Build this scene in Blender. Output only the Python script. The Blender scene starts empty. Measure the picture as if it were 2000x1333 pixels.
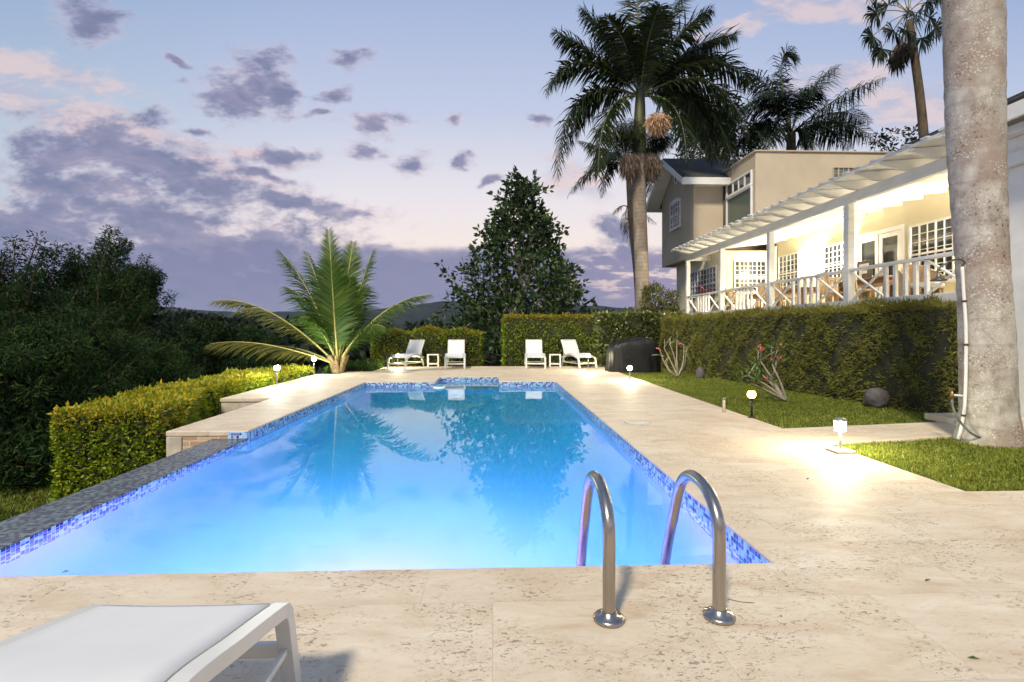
import bpy, math, random
import numpy as np
from mathutils import Vector, Matrix

SEED = 7
random.seed(SEED)
rng = np.random.default_rng(SEED)
scene = bpy.context.scene
COL = scene.collection
R = math.radians

# ------------------------------------------------------------------ survey
# The site was surveyed from the photograph: eye height 1.30 m, X across the
# pool, Y along it, Z up (deck = 0).  at() / gnd() read off real positions.
EYE = 1.30
TH = math.atan(0.038)
CT, ST = math.cos(TH), math.sin(TH)
def ray(x, y):
    u = (x - 1000) / 1000.0
    return (u * CT + ST, -u * ST + CT, (643 - y) / 1000.0)
def at(x, y, Y):
    d = ray(x, y); t = Y / d[1]
    return Vector((d[0] * t, Y, EYE + d[2] * t))
def gnd(x, y, z=0.0):
    d = ray(x, y); t = (z - EYE) / d[2]
    return Vector((d[0] * t, d[1] * t, z))

# ------------------------------------------------------------------ objects
def tag(o, label=None, cat=None, group=None, kind=None):
    if label: o['label'] = label
    if cat: o['category'] = cat
    if group: o['group'] = group
    if kind: o['kind'] = kind
    return o

def empty(name, loc=(0, 0, 0), rz=0.0):
    o = bpy.data.objects.new(name, None)
    o.empty_display_size = 0.2
    o.location = loc
    o.rotation_euler = (0, 0, rz)
    COL.objects.link(o)
    return o

def root_loc(o):
    while o.parent is not None:
        o = o.parent
    return np.array(o.location[:])

class MB:
    """collects geometry in world coordinates and links it as one mesh object"""
    def __init__(self):
        self.V = []; self.F = []; self.n = 0
    def add(self, v, f, mi=0, smooth=False):
        v = np.asarray(v, dtype=np.float64).reshape(-1, 3)
        self.V.append(v)
        if isinstance(f, np.ndarray):
            self.F.append((f.astype(np.int64) + self.n, mi, smooth))
        else:
            by = {}
            for a in f:
                by.setdefault(len(a), []).append(a)
            for k, l in by.items():
                self.F.append((np.array(l, dtype=np.int64) + self.n, mi, smooth))
        self.n += len(v)
    def box(self, lo, hi, mi=0):
        x0, y0, z0 = lo; x1, y1, z1 = hi
        v = [(x0,y0,z0),(x1,y0,z0),(x1,y1,z0),(x0,y1,z0),(x0,y0,z1),(x1,y0,z1),(x1,y1,z1),(x0,y1,z1)]
        self.add(v, [(0,3,2,1),(4,5,6,7),(0,1,5,4),(1,2,6,5),(2,3,7,6),(3,0,4,7)], mi)
        return self
    def bar(self, p0, p1, w, h, up=(0, 0, 1), mi=0):
        p0 = Vector(p0); p1 = Vector(p1)
        d = (p1 - p0).normalized(); s = d.cross(Vector(up))
        if s.length < 1e-5: s = d.cross(Vector((0, 1, 0)))
        s.normalize(); n = s.cross(d).normalized()
        s = s * (w / 2); n = n * (h / 2)
        v = [p0-s-n, p0+s-n, p0+s+n, p0-s+n, p1-s-n, p1+s-n, p1+s+n, p1-s+n]
        self.add([q[:] for q in v], [(0,1,2,3),(7,6,5,4),(0,4,5,1),(1,5,6,2),(2,6,7,3),(3,7,4,0)], mi)
        return self
    def tube(self, pts, rad, n=10, mi=0, cap=True, squash=1.0, phase=0.0):
        P = np.array([p[:] for p in pts], dtype=float)
        m = len(P)
        r = np.full(m, rad, dtype=float) if np.isscalar(rad) else np.asarray(rad, dtype=float)
        T = np.gradient(P, axis=0); T /= np.linalg.norm(T, axis=1)[:, None] + 1e-12
        ref = np.array([1.0, 0, 0]) if abs(T[0][0]) < .9 else np.array([0, 1.0, 0])
        N = np.zeros_like(P)
        a = ref - T[0] * np.dot(ref, T[0]); N[0] = a / np.linalg.norm(a)
        for i in range(1, m):
            a = N[i-1] - T[i] * np.dot(N[i-1], T[i]); N[i] = a / (np.linalg.norm(a) + 1e-12)
        B = np.cross(T, N)
        ang = np.linspace(0, 2*np.pi, n, endpoint=False) + phase
        v = (P[:, None, :] + r[:, None, None] * (np.cos(ang)[None, :, None] * N[:, None, :] + squash * np.sin(ang)[None, :, None] * B[:, None, :])).reshape(-1, 3)
        i = np.arange(m-1)[:, None] * n; j = np.arange(n)[None, :]; k = (j + 1) % n
        f = np.stack([i+j, i+k, i+n+k, i+n+j], axis=-1).reshape(-1, 4)
        self.add(v, f, mi, True)
        if cap:
            b = self.n - m*n
            self.F.append((np.array([[b + q for q in range(n)][::-1]]), mi, False))
            self.F.append((np.array([[b + (m-1)*n + q for q in range(n)]]), mi, False))
        return self
    def lathe(self, prof, c=(0, 0, 0), n=24, mi=0, smooth=True):
        prof = np.asarray(prof, dtype=float); m = len(prof)
        ang = np.linspace(0, 2*np.pi, n, endpoint=False)
        v = np.stack([c[0] + prof[:, 0:1]*np.cos(ang), c[1] + prof[:, 0:1]*np.sin(ang), np.repeat(c[2] + prof[:, 1:2], n, 1)], -1).reshape(-1, 3)
        i = np.arange(m-1)[:, None] * n; j = np.arange(n)[None, :]; k = (j+1) % n
        f = np.stack([i+j, i+k, i+n+k, i+n+j], -1).reshape(-1, 4)
        self.add(v, f, mi, smooth)
        b = self.n - m*n
        if prof[0][0] > 1e-4: self.F.append((np.array([[b+q for q in range(n)][::-1]]), mi, False))
        if prof[-1][0] > 1e-4: self.F.append((np.array([[b+(m-1)*n+q for q in range(n)]]), mi, False))
        return self
    def prism(self, poly, ext, mi=0):
        """poly: planar loop of 3-D points, extruded by vector ext"""
        a = np.array(poly, dtype=float); n = len(a); e = np.array(ext, dtype=float)
        v = np.concatenate([a, a + e])
        f = [tuple(range(n))[::-1], tuple(range(n, 2*n))] + [(i, (i+1) % n, n + (i+1) % n, n + i) for i in range(n)]
        self.add(v, f, mi)
        return self
    def leaves(self, P, D, L, W, mi=0, fold=0.0, up=None):
        """rhombic leaves: P base, D direction, L length, W width"""
        N = len(P)
        D = D / (np.linalg.norm(D, axis=1)[:, None] + 1e-9)
        q = rng.normal(size=(N, 3)) if up is None else up + rng.normal(size=(N, 3))*.45
        S = np.cross(D, q); S /= np.linalg.norm(S, axis=1)[:, None] + 1e-9
        Nn = np.cross(S, D)
        L = np.broadcast_to(np.asarray(L, float), (N,))[:, None]; W = np.broadcast_to(np.asarray(W, float), (N,))[:, None]
        mid = P + D*L*.45
        a = mid + S*W*.5 + Nn*L*fold; b = mid - S*W*.5 + Nn*L*fold
        v = np.stack([P, a, P + D*L, b], 1).reshape(-1, 3)
        self.add(v, np.arange(4*N).reshape(N, 4), mi, False)
        return self
    def build(self, name, mats, parent=None, bevel=0.0, smooth=None, seg=2):
        me = bpy.data.meshes.new(name)
        V = np.concatenate(self.V) if self.V else np.zeros((0, 3))
        if parent is not None: V = V - root_loc(parent)
        me.vertices.add(len(V)); me.vertices.foreach_set('co', V.ravel())
        idx = np.concatenate([f.ravel() for f, _, _ in self.F])
        cnt = np.concatenate([np.full(len(f), f.shape[1]) for f, _, _ in self.F])
        mi = np.concatenate([np.full(len(f), m) for f, m, _ in self.F])
        sm = np.concatenate([np.full(len(f), s) for f, _, s in self.F])
        me.loops.add(len(idx)); me.loops.foreach_set('vertex_index', idx.astype(np.int32))
        me.polygons.add(len(cnt))
        st = np.concatenate([[0], np.cumsum(cnt)[:-1]])
        me.polygons.foreach_set('loop_start', st.astype(np.int32))
        me.polygons.foreach_set('material_index', mi.astype(np.int32))
        me.polygons.foreach_set('use_smooth', sm.astype(bool) if smooth is None else np.full(len(cnt), smooth))
        if not isinstance(mats, (list, tuple)): mats = [mats]
        for m in mats: me.materials.append(m)
        me.update(calc_edges=True); me.validate()
        o = bpy.data.objects.new(name, me)
        COL.objects.link(o)
        if parent is not None: o.parent = parent
        if bevel > 0:
            b = o.modifiers.new('bevel', 'BEVEL'); b.width = bevel; b.segments = seg
            b.limit_method = 'ANGLE'; b.angle_limit = R(40); b.harden_normals = False
        return o

def copy_tree(o, parent=None):
    c = o.copy(); COL.objects.link(c)
    if parent is not None: c.parent = parent
    for ch in list(o.children):
        copy_tree(ch, c)
    return c

def smooth_path(pts, n=8):
    P = [np.array(p, dtype=float) for p in pts]
    P = [2*P[0]-P[1]] + P + [2*P[-1]-P[-2]]
    out = []
    for i in range(1, len(P)-2):
        for k in range(n):
            t = k / n
            a, b, c, d = P[i-1], P[i], P[i+1], P[i+2]
            out.append(.5*((2*b) + (c-a)*t + (2*a-5*b+4*c-d)*t*t + (-a+3*b-3*c+d)*t**3))
    out.append(P[-2])
    return out

def vnoise(p, s=1.0, seed=0):
    """cheap smooth pseudo noise from sines, -1..1"""
    p = np.asarray(p) * s
    x, y, z = p[..., 0], p[..., 1], p[..., 2]
    return (np.sin(x*1.7 + 1.3*np.sin(y*1.1 + seed) + seed*2.1) * np.cos(y*1.9 + 1.7*np.sin(z*1.3 + seed*.7)) +
            .5*np.sin(z*2.9 + x*2.3 + seed) * np.cos(y*3.7 - x*1.1 + seed*1.9) + .3*np.sin(x*5.3 + z*4.1 + y*4.7 + seed*3)) / 1.8

# ------------------------------------------------------------------ materials
def new_mat(name):
    m = bpy.data.materials.new(name); m.use_nodes = True
    nt = m.node_tree; nt.nodes.clear()
    out = nt.nodes.new('ShaderNodeOutputMaterial')
    return m, nt, out
class NT:
    def __init__(self, nt): self.nt = nt
    def n(self, t, **kw):
        x = self.nt.nodes.new('ShaderNode' + t)
        for k, v in kw.items():
            if k.startswith('i_'):
                x.inputs[k[2:].replace('_', ' ')].default_value = v
            else: setattr(x, k, v)
        return x
    def l(self, a, b): self.nt.links.new(a, b)
    def math(self, op, a, b=None, c=None, clamp=False):
        x = self.nt.nodes.new('ShaderNodeMath'); x.operation = op; x.use_clamp = clamp
        for i, q in enumerate((a, b, c)):
            if q is None: continue
            if isinstance(q, (int, float)): x.inputs[i].default_value = q
            else: self.l(q, x.inputs[i])
        return x.outputs[0]
    def vmath(self, op, a, b=None):
        x = self.nt.nodes.new('ShaderNodeVectorMath'); x.operation = op
        for i, q in enumerate((a, b)):
            if q is None: continue
            if isinstance(q, (tuple, list)): x.inputs[i].default_value = q
            else: self.l(q, x.inputs[i])
        return x
    def noise(self, vec, scale, detail=4, rough=.55, dist=0.0):
        x = self.n('TexNoise'); x.inputs['Scale'].default_value = scale; x.inputs['Detail'].default_value = detail
        x.inputs['Roughness'].default_value = rough; x.inputs['Distortion'].default_value = dist
        if vec is not None: self.l(vec, x.inputs['Vector'])
        return x.outputs['Fac']
    def ramp(self, fac, stops, interp='LINEAR'):
        x = self.n('ValToRGB'); cr = x.color_ramp; cr.interpolation = interp
        while len(cr.elements) < len(stops): cr.elements.new(.5)
        for e, (p, c) in zip(cr.elements, stops):
            e.position = p; e.color = (*c, 1) if len(c) == 3 else c
        self.l(fac, x.inputs[0]); return x.outputs[0]
    def mix(self, fac, a, b, mode='MIX'):
        x = self.n('Mix', data_type='RGBA', blend_type=mode)
        for s, q in ((x.inputs[0], fac), (x.inputs[6], a), (x.inputs[7], b)):
            if isinstance(q, (int, float)): s.default_value = q
            elif isinstance(q, (tuple, list)): s.default_value = (*q, 1) if len(q) == 3 else q
            else: self.l(q, s)
        return x.outputs[2]
    def sstep(self, v, a, b):
        x = self.n('MapRange', interpolation_type='SMOOTHSTEP')
        x.inputs['From Min'].default_value = a; x.inputs['From Max'].default_value = b
        self.l(v, x.inputs['Value']); return x.outputs[0]
    def bump(self, h, strength=.3, dist=.01):
        b = self.n('Bump'); b.inputs['Strength'].default_value = strength; b.inputs['Distance'].default_value = dist
        self.l(h, b.inputs['Height']); return b.outputs[0]

def plain(name, col, rough=.5, metal=0.0, var=.12, scale=6.0, bump=.08, bscale=60, spec=.5, stretch=None, bdist=.005):
    m, nt, out = new_mat(name); k = NT(nt)
    tc = k.n('TexCoord').outputs['Object']
    if stretch:
        mp = k.n('Mapping'); mp.inputs['Scale'].default_value = stretch; k.l(tc, mp.inputs[0]); tc = mp.outputs[0]
    f = k.noise(tc, scale, 5)
    dark = tuple(c*(1-var*1.6) for c in col); lite = tuple(min(1, c*(1+var)) for c in col)
    c = k.ramp(f, [(.3, dark), (.7, lite)])
    p = k.n('BsdfPrincipled'); k.l(c, p.inputs['Base Color'])
    p.inputs['Roughness'].default_value = rough; p.inputs['Metallic'].default_value = metal
    p.inputs['Specular IOR Level'].default_value = spec
    if bump > 0:
        k.l(k.bump(k.noise(tc, bscale, 3), bump, bdist), p.inputs['Normal'])
    k.l(p.outputs[0], out.inputs[0]); return m

def leafy(name, stops, rough=.45, trans=.25, spec=.35, top=None):
    """foliage: colour varies leaf by leaf; top=(z0,z1,stops) blends new growth by height"""
    m, nt, out = new_mat(name); k = NT(nt)
    rnd = k.n('NewGeometry').outputs['Random Per Island']
    tcn = k.n('TexCoord').outputs['Object']
    cl = k.noise(tcn, 1.3, 3)
    f = k.math('ADD', k.math('MULTIPLY', rnd, .75), k.math('MULTIPLY', k.math('SUBTRACT', cl, .35), .55))
    c = k.ramp(f, stops)
    if top:
        z0, z1, st2 = top
        sep = k.n('SeparateXYZ'); k.l(tcn, sep.inputs[0])
        h = k.sstep(k.math('ADD', sep.outputs[2], k.math('MULTIPLY', k.math('SUBTRACT', rnd, .5), (z1-z0)*1.4)), z0, z1)
        c = k.mix(h, c, k.ramp(f, st2))
    p = k.n('BsdfPrincipled'); k.l(c, p.inputs['Base Color'])
    p.inputs['Roughness'].default_value = rough; p.inputs['Specular IOR Level'].default_value = spec
    t = k.n('BsdfTranslucent'); k.l(k.mix(1.0, c, (1.0, 1.0, .55), 'MULTIPLY'), t.inputs[0])
    mx = k.n('MixShader'); mx.inputs[0].default_value = trans
    k.l(p.outputs[0], mx.inputs[1]); k.l(t.outputs[0], mx.inputs[2]); k.l(mx.outputs[0], out.inputs[0])
    return m

def emit(name, col, s):
    m, nt, out = new_mat(name); k = NT(nt)
    e = k.n('Emission'); e.inputs[0].default_value = (*col, 1); e.inputs[1].default_value = s
    k.l(e.outputs[0], out.inputs[0]); return m

def travertine(name, tilex=.92, tiley=.61, warm=1.0):
    m, nt, out = new_mat(name); k = NT(nt)
    tc = k.n('TexCoord').outputs['Object']
    br = k.n('TexBrick'); k.l(tc, br.inputs['Vector'])
    br.inputs['Scale'].default_value = 1.0; br.inputs['Brick Width'].default_value = tilex; br.inputs['Row Height'].default_value = tiley
    br.inputs['Mortar Size'].default_value = .0016; br.inputs['Mortar Smooth'].default_value = .3
    br.inputs['Color1'].default_value = (0, 0, 0, 1); br.inputs['Color2'].default_value = (1, 1, 1, 1); br.inputs['Mortar'].default_value = (.5, .5, .5, 1)
    br.offset = .37; br.squash = 1.0
    tone = br.outputs['Color']; joint = br.outputs['Fac']
    # each slab has its own vein pattern: shift the lookup by the slab's tone
    sh = k.vmath('MULTIPLY', tone, (3.1, 7.7, 1.3)).outputs[0]
    vec = k.vmath('ADD', tc, sh).outputs[0]
    mp = k.n('Mapping'); mp.inputs['Scale'].default_value = (1.0, 2.5, 1.0); mp.inputs['Rotation'].default_value = (0, 0, R(9)); k.l(vec, mp.inputs[0])
    v1 = k.noise(mp.outputs[0], 2.2, 8, .62, .6)
    v2 = k.noise(mp.outputs[0], 16.0, 7, .68, .5)
    base = k.ramp(v1, [(.25, (.48, .375, .25)), (.43, (.60, .51, .385)), (.58, (.66, .585, .46)), (.78, (.73, .67, .56))])
    base = k.mix(k.math('MULTIPLY', k.sstep(v2, .52, .70), .55), base, (.50, .37, .24))
    base = k.mix(k.math('MULTIPLY', k.sstep(v2, .42, .24), .5), base, (.74, .69, .60))
    base = k.mix(k.math('MULTIPLY', tone, .20), base, (.50, .41, .31))
    big = k.noise(tc, .55, 3)
    base = k.mix(k.math('MULTIPLY', k.sstep(big, .48, .7), .35), base, (.52, .38, .25))
    # open pits in clusters
    mp2 = k.n('Mapping'); mp2.inputs['Scale'].default_value = (1.0, 1.8, 1.0); k.l(vec, mp2.inputs[0])
    pn = k.noise(mp2.outputs[0], 34, 3, .6, .8)
    clus = k.noise(vec, 2.4, 4)
    pit = k.math('MULTIPLY', k.sstep(pn, .57, .65), k.sstep(clus, .43, .58))
    pn2 = k.noise(mp2.outputs[0], 85, 2, .5)
    pit2 = k.math('MULTIPLY', k.sstep(pn2, .64, .70), k.sstep(clus, .38, .66))
    pit = k.math('MAXIMUM', pit, k.math('MULTIPLY', pit2, .8))
    base = k.mix(k.math('MULTIPLY', pit, .72), base, (.20, .145, .09))
    base = k.mix(k.math('MULTIPLY', joint, .27), base, (.33, .26, .18))
    p = k.n('BsdfPrincipled'); k.l(base, p.inputs['Base Color'])
    k.l(k.math('ADD', .48, k.math('MULTIPLY', v2, .3)), p.inputs['Roughness']); p.inputs['Specular IOR Level'].default_value = .3
    h = k.math('SUBTRACT', k.math('MULTIPLY', v2, .15), k.math('ADD', pit, k.math('MULTIPLY', joint, .7)))
    k.l(k.bump(h, .55, .004), p.inputs['Normal'])
    k.l(p.outputs[0], out.inputs[0]); return m

def mosaic(name, axes, size, cols, grout, rough=.12):
    """small square glass tiles; axes 'wall' uses (x+y, z), 'top' uses (x, y)"""
    m, nt, out = new_mat(name); k = NT(nt)
    tc = k.n('TexCoord').outputs['Object']; s = k.n('SeparateXYZ'); k.l(tc, s.inputs[0])
    if axes == 'wall': a, b = k.math('ADD', s.outputs[0], s.outputs[1]), s.outputs[2]
    else: a, b = s.outputs[0], s.outputs[1]
    a = k.math('DIVIDE', k.math('ADD', a, 50.0), size); b = k.math('DIVIDE', k.math('ADD', b, 50.0), size)
    fa, fb = k.math('FLOOR', a), k.math('FLOOR', b)
    cv = k.n('CombineXYZ'); k.l(fa, cv.inputs[0]); k.l(fb, cv.inputs[1])
    wn = k.n('TexWhiteNoise'); wn.noise_dimensions = '2D'; k.l(cv.outputs[0], wn.inputs['Vector'])
    c = k.ramp(wn.outputs['Value'], cols, 'CONSTANT')
    ga = k.math('ABSOLUTE', k.math('SUBTRACT', k.math('FRACT', a), .5)); gb = k.math('ABSOLUTE', k.math('SUBTRACT', k.math('FRACT', b), .5))
    g = k.sstep(k.math('MAXIMUM', ga, gb), .43, .47)
    c = k.mix(g, c, grout)
    p = k.n('BsdfPrincipled'); k.l(c, p.inputs['Base Color'])
    k.l(k.math('ADD', rough, k.math('MULTIPLY', g, .5)), p.inputs['Roughness'])
    k.l(k.bump(k.math('SUBTRACT', 1.0, g), .3, .002), p.inputs['Normal'])
    k.l(p.outputs[0], out.inputs[0]); return m

def bark(name, cols, ring=0.0, ringscale=8.0, lich=None, scale=4, stretch=(1, 1, 1), patch=None):
    m, nt, out = new_mat(name); k = NT(nt)
    tc = k.n('TexCoord').outputs['Object']
    mp = k.n('Mapping'); mp.inputs['Scale'].default_value = stretch; k.l(tc, mp.inputs[0])
    f = k.noise(mp.outputs[0], scale, 8, .65, .3)
    c = k.ramp(f, cols)
    h = k.math('MULTIPLY', k.noise(mp.outputs[0], scale*9, 4), .5)
    if ring > 0:
        s = k.n('SeparateXYZ'); k.l(tc, s.inputs[0])
        w = k.math('FRACT', k.math('ADD', k.math('MULTIPLY', s.outputs[2], ringscale), k.math('MULTIPLY', k.noise(tc, 1.5, 2), .8)))
        e = k.math('MULTIPLY', k.sstep(w, .78, .98), ring)
        c = k.mix(e, c, (.10, .085, .06)); h = k.math('SUBTRACT', h, e)
    if patch:
        a = k.noise(tc, 1.1, 3); c = k.mix(k.sstep(a, .46, .64), c, patch)
    if lich:
        n2 = k.noise(tc, 48, 4, .65); n3 = k.noise(tc, 3.5, 3)
        c = k.mix(k.math('MULTIPLY', k.math('MULTIPLY', k.sstep(n2, .54, .62), k.sstep(n3, .40, .6)), .85), c, lich)
        n4 = k.noise(tc, 34, 3, .6); n5 = k.noise(tc, 2.2, 3)
        c = k.mix(k.math('MULTIPLY', k.math('MULTIPLY', k.sstep(n4, .56, .66), k.sstep(n5, .45, .62)), .8), c, (.07, .055, .042))
    p = k.n('BsdfPrincipled'); k.l(c, p.inputs['Base Color']); p.inputs['Roughness'].default_value = .85
    p.inputs['Specular IOR Level'].default_value = .2
    k.l(k.bump(h, .6, .02), p.inputs['Normal']); k.l(p.outputs[0], out.inputs[0]); return m

def stone_clad(name):
    m, nt, out = new_mat(name); k = NT(nt)
    tc = k.n('TexCoord').outputs['Object']; s = k.n('SeparateXYZ'); k.l(tc, s.inputs[0])
    cv = k.n('CombineXYZ'); k.l(s.outputs[0], cv.inputs[0]); k.l(s.outputs[2], cv.inputs[1])
    br = k.n('TexBrick'); k.l(cv.outputs[0], br.inputs['Vector'])
    br.inputs['Scale'].default_value = 1; br.inputs['Brick Width'].default_value = .26; br.inputs['Row Height'].default_value = .075
    br.inputs['Mortar Size'].default_value = .009; br.offset = .4
    br.inputs['Color1'].default_value = (.36, .19, .09, 1); br.inputs['Color2'].default_value = (.58, .42, .27, 1); br.inputs['Mortar'].default_value = (.66, .58, .46, 1)
    c = k.mix(k.math('MULTIPLY', k.noise(tc, 9, 5), .5), br.outputs['Color'], (.55, .40, .26))
    p = k.n('BsdfPrincipled'); k.l(c, p.inputs['Base Color']); p.inputs['Roughness'].default_value = .8
    k.l(k.bump(k.math('ADD', k.math('SUBTRACT', 1, br.outputs['Fac']), k.noise(tc, 40, 4)), .7, .01), p.inputs['Normal'])
    k.l(p.outputs[0], out.inputs[0]); return m

def shingles(name):
    m, nt, out = new_mat(name); k = NT(nt)
    tc = k.n('TexCoord').outputs['Object']
    br = k.n('TexBrick'); k.l(tc, br.inputs['Vector']); br.inputs['Scale'].default_value = 1
    br.inputs['Brick Width'].default_value = .3; br.inputs['Row Height'].default_value = .16; br.inputs['Mortar Size'].default_value = .012
    br.inputs['Color1'].default_value = (.035, .037, .036, 1); br.inputs['Color2'].default_value = (.06, .062, .058, 1); br.inputs['Mortar'].default_value = (.015, .015, .015, 1)
    p = k.n('BsdfPrincipled'); k.l(k.mix(.4, br.outputs['Color'], k.ramp(k.noise(tc, 30, 4), [(.3, (.03, .032, .03)), (.7, (.08, .08, .075))])), p.inputs['Base Color'])
    p.inputs['Roughness'].default_value = .9
    k.l(k.bump(k.math('SUBTRACT', 1, br.outputs['Fac']), .6, .01), p.inputs['Normal']); k.l(p.outputs[0], out.inputs[0]); return m

M = {}
M['deck'] = travertine('travertine')
M['path'] = travertine('path_travertine', .8, .55)
M['white'] = plain('white_paint', (.78, .78, .77), .45, var=.04, bump=.05, bscale=30)
M['whitewood'] = plain('white_painted_wood', (.74, .74, .72), .55, var=.06, scale=3, stretch=(1, 1, 6), bump=.15, bscale=25)
M['cream'] = plain('cream_render', (.52, .445, .335), .85, var=.06, scale=1.2, bump=.25, bscale=70, spec=.2)
M['creamlow'] = plain('yellow_cream_render', (.74, .67, .48), .8, var=.04, scale=1.5, bump=.2, bscale=70, spec=.2)
M['soffit'] = plain('soffit_boards', (.66, .66, .64), .6, var=.05, scale=2)
M['shingle'] = shingles('dark_shingles')
M['trim'] = plain('dark_trim', (.07, .06, .05), .6)
M['steel'] = plain('brushed_steel', (.42, .385, .345), .27, 1.0, var=.10, scale=14, bump=.04, bscale=40, stretch=(1, 1, .15))
M['sling'] = plain('white_sling_mesh', (.69, .70, .70), .6, var=.03, scale=3, bump=.25, bscale=420, bdist=.002)
M['lframe'] = plain('cream_white_frame', (.66, .66, .63), .35, var=.03, bump=.02)
M['plast'] = plain('white_plastic', (.8, .8, .78), .35, var=.02, bump=.02)
M['wood'] = plain('brown_table_wood', (.22, .10, .045), .5, var=.3, scale=4, stretch=(1, 8, 1), bump=.1)
M['wicker'] = plain('pale_wicker', (.50, .36, .22), .7, var=.25, scale=40, bump=.6, bscale=90)
M['bbq'] = plain('black_vinyl_cover', (.008, .009, .010), .5, var=.3, scale=3, bump=.5, bscale=11, spec=.35, bdist=.03)
M['rock'] = plain('dark_rock', (.11, .10, .11), .85, var=.4, scale=5, bump=.6, bscale=14, bdist=.03)
M['iron'] = plain('dark_metal', (.035, .035, .035), .4, .6, var=.2)
M['lampgrey'] = plain('grey_lamp_metal', (.35, .35, .34), .4, .7, var=.15)
M['concrete'] = plain('weathered_concrete', (.50, .45, .37), .85, var=.25, scale=5, bump=.5, bscale=30)
M['clad'] = stone_clad('ledge_stone')
M['hose'] = plain('grey_green_hose', (.13, .15, .13), .45, var=.2)
M['pvc'] = plain('white_pvc', (.78, .78, .75), .35, var=.05)
M['brass'] = plain('aged_brass', (.35, .24, .10), .4, .9, var=.25)
M['showerhead'] = plain('weathered_copper', (.16, .17, .14), .4, .7, var=.35, scale=10)
blues = [(0, (.015, .02, .17)), (.15, (.03, .06, .33)), (.30, (.10, .22, .52)), (.42, (.24, .46, .66)), (.58, (.30, .54, .68)), (.70, (.10, .13, .42)), (.86, (.42, .64, .74))]
M['tile'] = mosaic('blue_glass_mosaic', 'wall', .034, blues, (.50, .56, .62))
M['tiletop'] = mosaic('grey_green_mosaic', 'top', .032, [(0, (.05, .06, .09)), (.25, (.10, .13, .16)), (.5, (.06, .055, .10)), (.68, (.12, .17, .17)), (.85, (.18, .22, .22))], (.11, .12, .13), .25)
M['plaster'] = plain('pale_blue_pool_plaster', (.52, .70, .84), .7, var=.03, scale=2, bump=.05)
M['soil'] = plain('lawn_soil', (.07, .10, .025), .95, var=.4, scale=3, bump=.6, bscale=40, spec=.1, bdist=.02)
M['terrain'] = plain('dark_hillside_ground', (.020, .034, .014), .95, var=.5, scale=.4, bump=.8, bscale=4, spec=.1, bdist=.1)
M['hills'] = plain('wooded_hills', (.013, .020, .016), .95, var=.6, scale=.02, bump=1.0, bscale=.09, spec=.05, bdist=6)
M['trunkgrey'] = bark('grey_palm_bark', [(.3, (.16, .125, .095)), (.5, (.25, .21, .165)), (.7, (.35, .31, .255))], .55, 7.0, scale=3, stretch=(1, 1, .5))
M['trunkbig'] = bark('lichen_palm_bark', [(.28, (.21, .185, .155)), (.48, (.36, .335, .295)), (.7, (.52, .51, .46))], .22, 3.2, lich=(.62, .62, .56), scale=7, patch=(.29, .235, .19), stretch=(1, 1, .7))
M['bark'] = bark('brown_bark', [(.3, (.06, .045, .03)), (.7, (.16, .12, .085))], scale=5, stretch=(1, 1, .3))
M['palebark'] = bark('pale_bark', [(.3, (.22, .20, .16)), (.7, (.42, .38, .32))], scale=6)
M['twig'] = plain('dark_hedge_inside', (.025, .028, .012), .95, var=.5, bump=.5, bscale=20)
M['shaft'] = plain('green_crownshaft', (.07, .085, .03), .5, var=.3, scale=4, stretch=(1, 1, .2))
M['rachis'] = plain('frond_midrib', (.14, .15, .05), .5, var=.2)
M['rachisy'] = plain('yellow_frond_midrib', (.45, .40, .12), .5, var=.2)
M['dead'] = plain('dry_palm_fibre', (.15, .115, .085), .95, var=.4, scale=8, stretch=(1, 1, .2))
M['flowerbrown'] = leafy('dry_palm_flowers', [(.1, (.55, .36, .22)), (.9, (.78, .57, .40))], .8, .2)
M['royal'] = leafy('royal_palm_leaf', [(.1, (.014, .026, .012)), (.6, (.026, .046, .015)), (.95, (.075, .08, .016))], .5, .2, .25)
M['darkpalm'] = leafy('dark_palm_leaf', [(.1, (.010, .019, .011)), (.9, (.024, .04, .018))], .55, .15, .2)
M['coco'] = leafy('coconut_leaf', [(.1, (.035, .085, .016)), (.55, (.075, .15, .02)), (.95, (.19, .235, .04))], .5, .32, .22)
M['cocoyel'] = leafy('aging_coconut_leaf', [(.1, (.09, .13, .025)), (.55, (.22, .21, .05)), (.95, (.36, .28, .08))], .5, .3, .25)
M['bread'] = leafy('broad_tree_leaf', [(.1, (.016, .034, .016)), (.55, (.032, .066, .02)), (.97, (.10, .15, .025))], .38, .22, .4)
M['feather'] = leafy('feathery_tree_leaf', [(.1, (.012, .027, .012)), (.6, (.023, .050, .016)), (.95, (.06, .10, .025))], .7, .18, .08)
M['feather2'] = leafy('greener_feathery_leaf', [(.1, (.013, .031, .012)), (.6, (.027, .060, .016)), (.95, (.07, .115, .025))], .7, .18, .08)
M['forest'] = leafy('far_wood_leaf', [(.1, (.010, .018, .011)), (.6, (.018, .032, .017)), (.95, (.03, .048, .022))], .7, .1, .15)
M['yhedge'] = leafy('golden_hedge_leaf', [(.1, (.13, .22, .014)), (.5, (.28, .38, .02)), (.95, (.50, .50, .03))], .45, .28, .35,
                    top=(.0, .32, [(.1, (.20, .25, .014)), (.5, (.42, .38, .022)), (.95, (.55, .40, .03))]))
M['bhedge'] = leafy('duranta_hedge_leaf', [(.1, (.08, .13, .013)), (.5, (.20, .27, .02)), (.95, (.36, .38, .03))], .45, .25, .35,
                    top=(1.18, 1.5, [(.1, (.13, .13, .012)), (.5, (.26, .18, .015)), (.95, (.34, .20, .02))]))
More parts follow.
